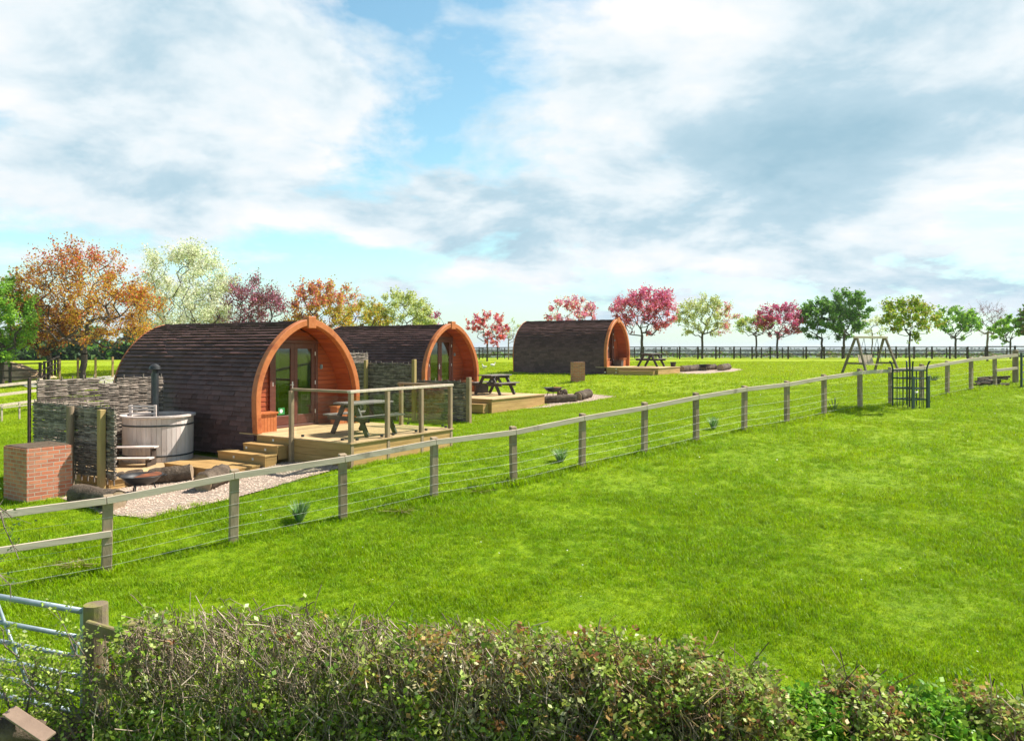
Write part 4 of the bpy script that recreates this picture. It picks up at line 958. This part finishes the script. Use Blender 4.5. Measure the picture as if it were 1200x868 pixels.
# hedge: top profile in picture columns -> world
def hline(px): f_=(px-140)/1060; return 6.98-1.1*f_
HEDGE=[  # name, px0, px1, [(px, ytop)], twig count, leaf count, palette mix
 ('hawthorn_hedge',146,700,[(146,716),(165,703),(230,699),(330,700),(400,706),(470,717),(560,714),(640,724),(700,732)],11500,36000,0,'long clipped hedge right of the gate, bare pale twigs on top'),
 ('bramble_hedge',690,925,[(690,730),(740,735),(800,745),(860,756),(900,770),(925,802)],5200,17000,1,'middle stretch of hedge with reddish and pale leaves'),
 ('green_shrub',918,985,[(918,816),(940,803),(962,802),(985,818)],400,4200,2,'small bright green shrub in the gap of the hedge'),
 ('bramble_hedge',980,1062,[(980,800),(1000,787),(1030,788),(1062,800)],2300,3600,1,'narrow brown twiggy hedge stub between two green shrubs'),
 ('green_shrub',1055,1150,[(1055,812),(1080,799),(1110,806),(1135,822),(1150,848)],500,7500,2,'larger bright green shrub near the bottom right corner'),
 ('bramble_hedge',1150,1290,[(1150,806),(1165,797),(1190,808),(1230,818),(1290,826)],3200,4800,1,'twiggy orange brown hedge end in the bottom right corner')]
ZLO=[.06,.06,.80,.80,.35,.66]
TW=np.array([(.50,.39,.30),(.22,.165,.11),(.13,.095,.06),(.31,.23,.16)]); TWO=np.array([(.42,.27,.13),(.19,.125,.08),(.36,.27,.19),(.12,.08,.055)])
LG=np.array([(.27,.38,.04),(.38,.48,.07),(.15,.25,.03),(.46,.52,.14)]); LR=np.array([(.44,.28,.08),(.46,.33,.13),(.34,.15,.06),(.30,.33,.08),(.52,.46,.28)]); LB=np.array([(.22,.42,.03),(.32,.52,.05),(.13,.29,.02)])
for si,(nm,x0,x1,prof,nt,nl,mode,lab) in enumerate(HEDGE):
    nt=int(nt*.62); nl=int(nl*2.3)
    r_=np.random.default_rng(50+si); root=empty(nm,(0,0,0)); Xc=(x0+x1)/2; Yc=hline(Xc); root.location=((Xc-600)/F*Yc,Yc,g((Xc-600)/F*Yc,Yc)); o0=np.array(root.location)
    pxs=np.array([p_[0] for p_ in prof]); pys=np.array([p_[1] for p_ in prof])
    dep=.42 if mode!=2 else .30
    def sample(n,zlo,zhi,pw=1.0):
        px=r_.uniform(x0,x1,n); off=r_.uniform(-dep,dep,n)
        Y=hline(px); top=CZ-(np.interp(px,pxs,pys)+3-HZ)*(Y+dep*.8)/F; X=(px-600)/F*Y
        top=top-(np.abs(off)/dep)**3*.12+r_.normal(size=n)*.02+.03*np.sin(X*9+si)+.02*np.sin(X*23)
        zg=tz(X,Y)[:]; f_=zlo+(zhi-zlo)*r_.random(n)**pw; lo=np.maximum(zg,top-1.45)
        return np.stack([X,Y+off*(1+.5*(1-f_))-.30*(1-f_),lo+(top-lo)*f_],-1),px,f_,off
    # twigs
    P_,px,f_,off=sample(nt,max(.12,ZLO[si]-.05),1.0,.62)
    dirs=r_.normal(size=(nt,3))*[.42,.38,.25]+[-.22,-.15,.85]; fl=r_.random(nt)<.14; dirs[fl]=r_.normal(size=(fl.sum(),3))
    dirs/=np.linalg.norm(dirs,axis=1,keepdims=True); L=r_.uniform(.08,.30,nt)*(1.15 if mode else 1); 
    A=P_-dirs*L[:,None]; B=P_+dirs*.03*r_.random((nt,1)); rd=r_.uniform(.0022,.0052,nt)
    mid=(A+B)/2+r_.normal(size=A.shape)*.018
    V1,F1=twig_mesh(A,mid,rd*1.3,rd,3); V2,F2=twig_mesh(mid,B,rd,rd*.6,3)
    tc=(TW if mode==0 else TWO)[r_.integers(0,4,nt)]; 
    Vt=np.concatenate([V1,V2])-o0; Ft=np.concatenate([F1,F2+len(V1)]); Ct=np.concatenate([np.repeat(tc,6,0)]*2)
    npmesh('twigs',Vt,Ft,M['twig'],root,Ct)
    ns=max(26,int((x1-x0)/7)); P_,px,f_,off=sample(ns,0,.02); A=P_.copy(); B=P_+r_.normal(size=(ns,3))*[.16,.12,.05]+np.array([0,0,.75])*r_.uniform(.6,1.15,(ns,1))*(1 if mode!=2 else .6)
    mid=(A+B)/2+r_.normal(size=A.shape)*.05; rr_=r_.uniform(.012,.028,ns); V1,F1=twig_mesh(A,mid,rr_,rr_*.8,6); V2,F2=twig_mesh(mid,B,rr_*.8,rr_*.35,6)
    npmesh('stems',np.concatenate([V1,V2])-o0,np.concatenate([F1,F2+len(V1)]),M['mossy'],root,None)
    # leaves in small sprays
    nc=nl//9; zl=ZLO[si]; P_,px,f_,off=sample(nc//5,zl,.99,.9); P_=np.repeat(P_,5,0)+r_.normal(size=(nc//5*5,3))*[.055,.055,.05]; px=np.repeat(px,5); f_=np.repeat(f_,5); nc=len(px)
    keep=np.ones(nc,bool)
    if mode==0:
        bare=np.clip(1-np.abs(px-270)/260,0,1)                 # bare stretch on the left
        keep=r_.random(nc)>np.where(f_>.55,.62+.34*bare,.05)
    elif mode==1: keep=r_.random(nc)>np.where(f_>.75,.15,.25)+np.where((px>845)&(f_<.80),.72,0)
    P_=P_[keep];px=px[keep];f_=f_[keep]; nc=len(P_); k=9; Q=np.repeat(P_,k,0)+r_.normal(size=(nc*k,3))*.036
    if mode==0: red=(f_>.6)*np.clip((px-400)/120,0,1)*.38+.03
    elif mode==1: red=.05+.25*(f_>.7)
    else: red=0*f_
    isr=r_.random(nc)<red; base=LB if mode==2 else LG; cc=base[r_.integers(0,len(base),nc)]; cr=LR[r_.integers(0,5,nc)]; cc=np.where(isr[:,None],cr,cc); cc=np.repeat(cc,k,0)*r_.uniform(.8,1.2,(nc*k,1))
    sz=r_.uniform(.020,.040,nc*k)*(1.1 if mode==0 else 1.0 if mode==1 else 1.2)
    V_,F_,C_=leaf_cards(Q,sz,cc,.35,1.5); npmesh('foliage',V_-o0,F_,M['leafn'],root,C_)
    tag(root,lab,'hedge' if mode!=2 else 'shrub','hedge plants along the bottom of the picture')
# bush in front of the gate
def spray(name,anchors,label,nl=2600,seed=3,cols=LG,ls=.024,cat='bush'):
    r_=np.random.default_rng(seed); root=empty(name,anchors[0][0]); o0=np.array(anchors[0][0]); Vs=[];Fs=[];k0=0; LP=[]
    for A,B in anchors:
        A=np.array(A);B=np.array(B); n=7; pts=[A+(B-A)*i/n+r_.normal(size=3)*.02*(i>0)+np.array([0,0,.10*math.sin(i/n*PI)]) for i in range(n+1)]
        for i in range(n):
            r0=.009*(1-i/n)+.003; v_,f_=twig_mesh(pts[i][None],pts[i+1][None],np.array([r0]),np.array([r0*.85]),4); Vs.append(v_);Fs.append(f_+k0);k0+=len(v_)
            for s in range(3):
                d=r_.normal(size=3)*.10+(B-A)/np.linalg.norm(B-A)*.06; q_=pts[i]+d; v_,f_=twig_mesh(pts[i][None],q_[None],np.array([.003]),np.array([.0015]),3); Vs.append(v_);Fs.append(f_+k0);k0+=len(v_); LP+=[q_,pts[i]+d*.6]
    npmesh('twigs',np.concatenate(Vs)-o0,np.concatenate(Fs),M['palebark'],root)
    LP=np.array(LP); i=r_.integers(0,len(LP),nl); Q=LP[i]+r_.normal(size=(nl,3))*.032; V_,F_,C_=leaf_cards(Q,r_.uniform(.6,1.3,nl)*ls,np.array(cols)[r_.integers(0,len(cols),nl)],.3,1.5)
    npmesh('foliage',V_-o0,F_,M['leafn'],root,C_); tag(root,label,cat); return root
def a_(x0,y0,x1,y1,Y=6.6): return (tuple(W(x0,y0,Y)),tuple(W(x1,y1,Y+random.uniform(-.2,.3))))
spray('hawthorn_bush',[a_(130,860,62,715),a_(110,866,20,760),a_(90,866,-20,770),a_(120,870,85,745),a_(60,866,-10,720),a_(30,850,45,770),a_(150,860,-5,812),a_(100,850,30,790),a_(70,860,70,775),a_(120,860,15,830),a_(20,850,-15,790)],'loose hawthorn bush with small yellow green leaves in front of the metal gate',3200,3)
spray('hanging_twig',[a_(-40,560,24,660,7.0),a_(-40,640,14,700,7.0),a_(-30,590,12,610,7.0)],'thin leafy twigs hanging in at the left edge above the gate',160,9,cols=[(.10,.17,.05)],ls=.02,cat='twig')
# earth bank
bk=MB(); vs=[]; nx_,ny_=90,12
for j in range(ny_+1):
    for i in range(nx_+1):
        px=-80+1400*i/nx_; Yc=(7.05 if px<140 else hline(px)); y=Yc-1.2+1.7*j/ny_; x=(px-600)/F*Yc; s=math.sin(PI*j/ny_)**.8
        hgt=.42 if px<120 else .16
        vs.append((x,y,g(x,y)-.05+hgt*s*(1+.25*math.sin(x*5+j)+.15*math.sin(x*13+j*2))))
bk.add(vs,[(j*(nx_+1)+i,j*(nx_+1)+i+1,(j+1)*(nx_+1)+i+1,(j+1)*(nx_+1)+i) for j in range(ny_) for i in range(nx_)])
tag(bk.build('earth_bank',M['dirt'],smooth=True),kind='structure')
sl_=MB(); c0=W(34,850,6.2); sl_.beam(W(10,832,6.35)-c0,W(58,864,6.1)-c0,.11,.022,(.25,-.5,.8)); o=sl_.build('broken_board',M['slab'],bevel=.004); o.location=c0; tag(o,'pinkish broken board leaning on the bank in the bottom left corner','slab')
sl_=MB(); sl_.tube([(-.5,-.1,0),(0,0,.02),(.28,.05,-.02)],[.10,.11,.09],12,jit=.06); o=sl_.build('old_timber',M['bark'],smooth=True); o.location=W(8,858,6.35); tag(o,'dark rotten log under the pinkish board in the bottom left corner','log')

# ------------------------------------------------------------------ grass blades (uncountable)
def tuft_mesh(i,h,n,rad,w):
    r_=np.random.default_rng(100+i); V_=[];F_=[]
    for k in range(n):
        a=r_.uniform(0,6.28); rr_=rad*math.sqrt(r_.random()); b0=np.array([rr_*math.cos(a),rr_*math.sin(a),-.01]); a2=r_.uniform(0,6.28); d=np.array([math.cos(a2),math.sin(a2),0]); s=np.array([-d[1],d[0],0])*w*r_.uniform(.7,1.3)
        l=h*r_.uniform(.5,1.15); ln=r_.uniform(.15,.75)*l; q=len(V_); V_+=[b0-s,b0+s,b0+d*ln*.35+[0,0,l*.6]+s*.8,b0+d*ln*.35+[0,0,l*.6]-s*.8,b0+d*ln+[0,0,l*.95]]; F_+=[(q,q+1,q+2,q+3),(q+3,q+2,q+4)]
    me=bpy.data.meshes.new('tuft'); me.from_pydata([tuple(v) for v in V_],[],F_); me.materials.append(M['blade']); return bpy.data.objects.new('tuft_shape',me)
near=[tuft_mesh(i,.062,30,.10,.0032) for i in range(4)]; farT=[tuft_mesh(10+i,.075,26,.15,.007) for i in range(3)]
def scatter(name,n,y0,y1,shapes,s0,s1,seed,label,given=None):
    r_=np.random.default_rng(seed); Y=np.sqrt(r_.uniform(y0*y0,y1*y1,n)); X=(r_.uniform(-30,1235,n)-600)/F*Y
    if given is not None: X,Y=given; n=len(X)
    keep=np.ones(n,bool)
    for P_ in(gp1,gp2,gp3) if given is None else (): keep&=~inside_np(X,Y,P_)
    for k in(1,2,3):
        Xo,Yo,t_,D=PODS[k]; a=(X-Xo)*math.cos(t_)-(Y-Yo)*math.sin(t_); b=(X-Xo)*math.sin(t_)+(Y-Yo)*math.cos(t_)
        keep&=~((a>-6.1)&(a<3.08)&(b>-1.72)&(b<1.93))
        if k==1: keep&=~((a>-3.45)&(a<-.4)&(b>-4.9)&(b<-1.6)); keep&=~((a>-.5)&(a<1.15)&(b>-3.4)&(b<-1.6))
    X=X[keep];Y=Y[keep]; z=tz(X,Y)-.004; n=len(X)
    me=bpy.data.meshes.new(name); me.vertices.add(n); me.vertices.foreach_set('co',np.stack([X,Y,z],-1).astype(np.float32).ravel())
    sc_=r_.uniform(s0,s1,n)*(1+.35*np.sin(X*1.3+np.sin(Y*.9)*2)*np.sin(Y*1.7)); at=me.attributes.new('sc','FLOAT','POINT'); at.data.foreach_set('value',sc_.astype(np.float32))
    at=me.attributes.new('rot','FLOAT_VECTOR','POINT'); rv=np.zeros((n,3),np.float32); rv[:,2]=r_.uniform(0,6.28,n); rv[:,:2]=r_.normal(size=(n,2))*.12; at.data.foreach_set('vector',rv.ravel())
    at=me.attributes.new('pick','INT','POINT'); at.data.foreach_set('value',r_.integers(0,len(shapes),n).astype(np.int32))
    ob=bpy.data.objects.new(name,me); col.objects.link(ob)
    ng=bpy.data.node_groups.new(name,'GeometryNodeTree'); ng.interface.new_socket('Geometry',in_out='INPUT',socket_type='NodeSocketGeometry'); ng.interface.new_socket('Geometry',in_out='OUTPUT',socket_type='NodeSocketGeometry')
    N=ng.nodes; L=ng.links; gi=N.new('NodeGroupInput'); go=N.new('NodeGroupOutput'); ji=N.new('GeometryNodeGeometryToInstance')
    for s in reversed(shapes):
        oi=N.new('GeometryNodeObjectInfo'); oi.inputs['Object'].default_value=s; oi.inputs['As Instance'].default_value=True; L.new(oi.outputs['Geometry'],ji.inputs[0])
    m2p=N.new('GeometryNodeMeshToPoints'); L.new(gi.outputs[0],m2p.inputs[0]); ip=N.new('GeometryNodeInstanceOnPoints'); L.new(m2p.outputs[0],ip.inputs['Points'])
    jg=N.new('GeometryNodeJoinGeometry')
    for oi in [x for x in N if x.bl_idname=='GeometryNodeObjectInfo']: L.new(oi.outputs['Geometry'],jg.inputs[0])
    N.remove(ji); L.new(jg.outputs[0],ip.inputs['Instance']); ip.inputs['Pick Instance'].default_value=True
    def attr(nm,ty,dst):
        a=N.new('GeometryNodeInputNamedAttribute'); a.data_type=ty; a.inputs['Name'].default_value=nm; L.new(a.outputs['Attribute'],dst)
    attr('sc','FLOAT',ip.inputs['Scale']); attr('pick','INT',ip.inputs['Instance Index'])
    a=N.new('GeometryNodeInputNamedAttribute'); a.data_type='FLOAT_VECTOR'; a.inputs['Name'].default_value='rot'; e2r=N.new('FunctionNodeEulerToRotation'); L.new(a.outputs['Attribute'],e2r.inputs[0]); L.new(e2r.outputs[0],ip.inputs['Rotation'])
    L.new(ip.outputs[0],go.inputs[0]); md=ob.modifiers.new('scatter','NODES'); md.node_group=ng
    tag(ob,label,'grass',kind='stuff'); return ob
scatter('grass',26000,6.0,15,near,.75,1.2,1,'short lush green grass of the near part of the field')
scatter('grass',42000,15,30,near,.8,1.3,2,'short lush green grass of the middle of the field')
scatter('grass',36000,29,62,farT,.8,1.3,3,'short lush green grass of the far part of the field')
def edge_grass(name,segs,per_m,w,s0,s1,seed,label):
    r_=np.random.default_rng(seed); Xs=[];Ys=[]
    for (x0,y0),(x1,y1) in segs:
        n=max(1,int(math.hypot(x1-x0,y1-y0)*per_m)); f_=r_.random(n); Xs.append(x0+(x1-x0)*f_+r_.normal(size=n)*w); Ys.append(y0+(y1-y0)*f_+r_.normal(size=n)*w)
    X=np.concatenate(Xs);Y=np.concatenate(Ys); EDGE.append((X,Y)); return scatter(name,0,0,0,near,s0,s1,seed,label,(X,Y))
EDGE=[]
segs=[((FENCE[i][0],FENCE[i][1]),(FENCE[i+1][0],FENCE[i+1][1])) for i in range(len(FENCE)-1)]
a_f,b_f=FENCE[0],FENCE[1]; segs.append(((a_f[0]-(b_f[0]-a_f[0])*2,a_f[1]-(b_f[1]-a_f[1])*2),(a_f[0],a_f[1])))
edge_grass('grass',segs,34,.05,1.1,2.0,31,'longer grass left standing under the wired fence')
edge_grass('grass',[((x,y-.02),(x+.02,y+.02)) for x,y,_ in FENCE for _k in range(1)],400,.07,1.4,2.4,32,'long grass tufts round the feet of the fence posts')
dk=[]
for k in(1,2,3):
    P_=[PL(k,*ab).xy for ab in((-5.9,-1.78),(0.0,-1.78),(1.25,-1.75),(3.1,-1.75),(3.12,-1.7),(3.12,1.95),(1.0,1.98))]
    dk+=[(tuple(P_[i]),tuple(P_[i+1])) for i in((0,3,4,5) if k>1 else(4,5))]
P_=[PL(1,*ab).xy for ab in((-3.5,-4.95),(-.45,-4.95))]; dk.append((tuple(P_[0]),tuple(P_[1])))
pr=Matrix.Rotation(rz_p,3,'Z'); pq=[(ctr+pr@Vector((sx*.47,sy*.50,0))).xy for sx,sy in((-1,-1),(1,-1),(1,1))]; dk+=[(tuple(pq[0]),tuple(pq[1])),(tuple(pq[1]),tuple(pq[2])),(tuple(pq[0]),tuple((ctr+pr@Vector((-.47,.5,0))).xy))]
edge_grass('grass',dk,26,.04,1.0,1.9,33,'longer grass along the edges of the decks and pods')
ge=[]
for gpx in(gp1,gp2,gp3): ge+=[(tuple(gpx[i]),tuple(gpx[(i+1)%len(gpx)])) for i in range(len(gpx))]
ge=[e for e in ge if (e[0][1]+e[1][1])/2<15.2 or e[0][1]>20]
edge_grass('grass',ge,22,.07,.8,1.5,34,'ragged grass along the edges of the gravel')
# daisies
r_=np.random.default_rng(5); nd=260; Y=np.sqrt(r_.uniform(49,1600,nd)); X=(r_.uniform(300,1200,nd)-600)/F*Y; k_=~(inside_np(X,Y,gp1)|inside_np(X,Y,gp2)); X=X[k_];Y=Y[k_]
Vd,Fd,Cd=leaf_cards(np.stack([X,Y,tz(X,Y)+.065],-1),r_.uniform(.018,.035,len(X)),np.full((len(X),3),.75),2.5,1.0,0)
tag(npmesh('daisies',Vd,Fd,M['leaf'],None,Cd),'tiny white daisies sprinkled in the grass','daisies',kind='stuff')

# ------------------------------------------------------------------ air
m,t=newmat('air'); pv=t.n('ShaderNodeVolumePrincipled',i_Density=.00022,i_Anisotropy=.2); pv.inputs['Color'].default_value=(.86,.93,1,1)
o=t.n('ShaderNodeOutputMaterial'); t.l(pv.outputs[0],o.inputs['Volume']); M['air']=m
b=MB(); b.bx(-3200,3200,-100,5100,-14,24); tag(b.build('haze',m),kind='stuff')
# ------------------------------------------------------------------ camera, sky, sun
cam=bpy.data.cameras.new('camera'); co_=bpy.data.objects.new('camera',cam); col.objects.link(co_); co_.location=(0,0,CZ); co_.rotation_euler=(R(90),0,0)
cam.sensor_width=36; cam.lens=36*F/1200; cam.shift_y=-(434-HZ)/1200; cam.clip_end=8000; cam.clip_start=.05; sc.camera=co_
SAZ=math.atan2(.92,.39); SEL=R(51)
sv=Vector((math.sin(SAZ)*math.cos(SEL),math.cos(SAZ)*math.cos(SEL),math.sin(SEL)))
sl=bpy.data.lights.new('sun','SUN'); sl.energy=5.0; sl.angle=R(.53); sl.color=(1,.945,.85); so=bpy.data.objects.new('sun',sl); col.objects.link(so); so.rotation_euler=sv.to_track_quat('Z','Y').to_euler(); so.location=(20,10,30)
w=bpy.data.worlds.new('World'); sc.world=w; w.use_nodes=True; t=NT(w)
sky=t.n('ShaderNodeTexSky',sky_type='NISHITA',sun_disc=False,sun_elevation=SEL,sun_rotation=SAZ,air_density=1.1,dust_density=.4,ozone_density=1.5,altitude=50)
skyc=t.mix(1.0,sky.outputs[0],(1.95,2.45,2.15),'MULTIPLY')
skyn=t.mix(1.0,sky.outputs[0],(1.55,1.3,1.05),'MULTIPLY')
dr=t.n('ShaderNodeTexCoord').outputs['Generated']; s3=t.n('ShaderNodeSeparateXYZ',i_0=dr)
skyc=t.mix(t.ramp(s3.outputs['Z'],[(.45,0),(.65,1)]),skyc,skyn)  # unseen upper sky tinted warmer to colour the ambient light
zc=t.math('ADD',t.math('MAXIMUM',s3.outputs['Z'],0),.26)
cv=t.n('ShaderNodeCombineXYZ',i_X=t.math('DIVIDE',s3.outputs['X'],zc),i_Y=t.math('DIVIDE',s3.outputs['Y'],zc),i_Z=0.0).outputs[0]
az=t.math('ARCTAN2',s3.outputs['X'],s3.outputs['Y']); el=t.math('ARCSINE',s3.outputs['Z'])
def blob(ac,ec,wa,we,k):
    a=t.math('DIVIDE',t.math('SUBTRACT',az,R(ac)),R(wa)); e=t.math('DIVIDE',t.math('SUBTRACT',el,R(ec)),R(we))
    return t.math('MULTIPLY',t.math('EXPONENT',t.math('MULTIPLY',t.math('ADD',t.math('MULTIPLY',a,a),t.math('MULTIPLY',e,e)),-1.0)),k)
def addall(l):
    o=l[0]
    for x in l[1:]: o=t.math('ADD',o,x)
    return o
# cover field: noise plus the large masses of that day's sky (azimuth, elevation)
cn=t.noise(cv,1.7,12,.60,.15)
clear=t.math('ADD',t.ramp(s3.outputs['Z'],[(.52,0),(.75,1)]),t.ramp(s3.outputs['Y'],[(.0,.5),(.3,0)]))  # thins cloud in the unseen sky overhead and behind the camera, deepening shade
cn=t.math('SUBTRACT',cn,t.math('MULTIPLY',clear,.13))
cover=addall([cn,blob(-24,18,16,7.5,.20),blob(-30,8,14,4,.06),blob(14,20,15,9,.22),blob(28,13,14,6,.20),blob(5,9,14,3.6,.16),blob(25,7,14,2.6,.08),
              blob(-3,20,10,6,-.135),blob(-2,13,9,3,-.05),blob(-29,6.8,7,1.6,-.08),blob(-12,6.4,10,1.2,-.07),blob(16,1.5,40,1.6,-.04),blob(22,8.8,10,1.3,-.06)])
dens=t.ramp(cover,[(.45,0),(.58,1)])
# self shading of the clouds: thicker parts and undersides greyer
cn2=t.noise(t.n('ShaderNodeVectorMath',operation='ADD',i_0=cv,i_1=(.05,-.10,0)).outputs[0],1.9,12,.60,.2)
shade=addall([cn2,blob(18,14,14,5,.17),blob(2,9.5,6,2,.15),blob(-24,21,14,3.5,.0),blob(-3,8,5,1.6,.08),blob(26,11,10,3,.07),blob(4,17,5,5,-.08),blob(-16,16,6,3,-.05),blob(12,23,7,2,-.06)])
cc=t.ramp(shade,[(.40,(12.2,12.1,12.2)),(.51,(10.0,11.1,11.7)),(.63,(6.3,8.5,9.8)),(.82,(4.4,6.9,8.4))])
e_=[n_ for n_ in t.t.nodes if n_.bl_idname=='ShaderNodeValToRGB'][-1]
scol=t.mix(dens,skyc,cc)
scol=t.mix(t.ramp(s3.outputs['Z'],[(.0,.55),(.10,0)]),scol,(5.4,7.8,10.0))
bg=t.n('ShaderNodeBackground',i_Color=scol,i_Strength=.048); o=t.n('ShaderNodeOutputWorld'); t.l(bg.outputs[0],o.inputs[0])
sc.view_settings.view_transform='Standard'; sc.view_settings.look='None'; sc.view_settings.exposure=0.82; sc.view_settings.gamma=1; sc.view_settings.use_curve_mapping=False
sc.render.engine='CYCLES'; sc.cycles.max_bounces=6; sc.cycles.transparent_max_bounces=12; sc.cycles.use_denoising=True
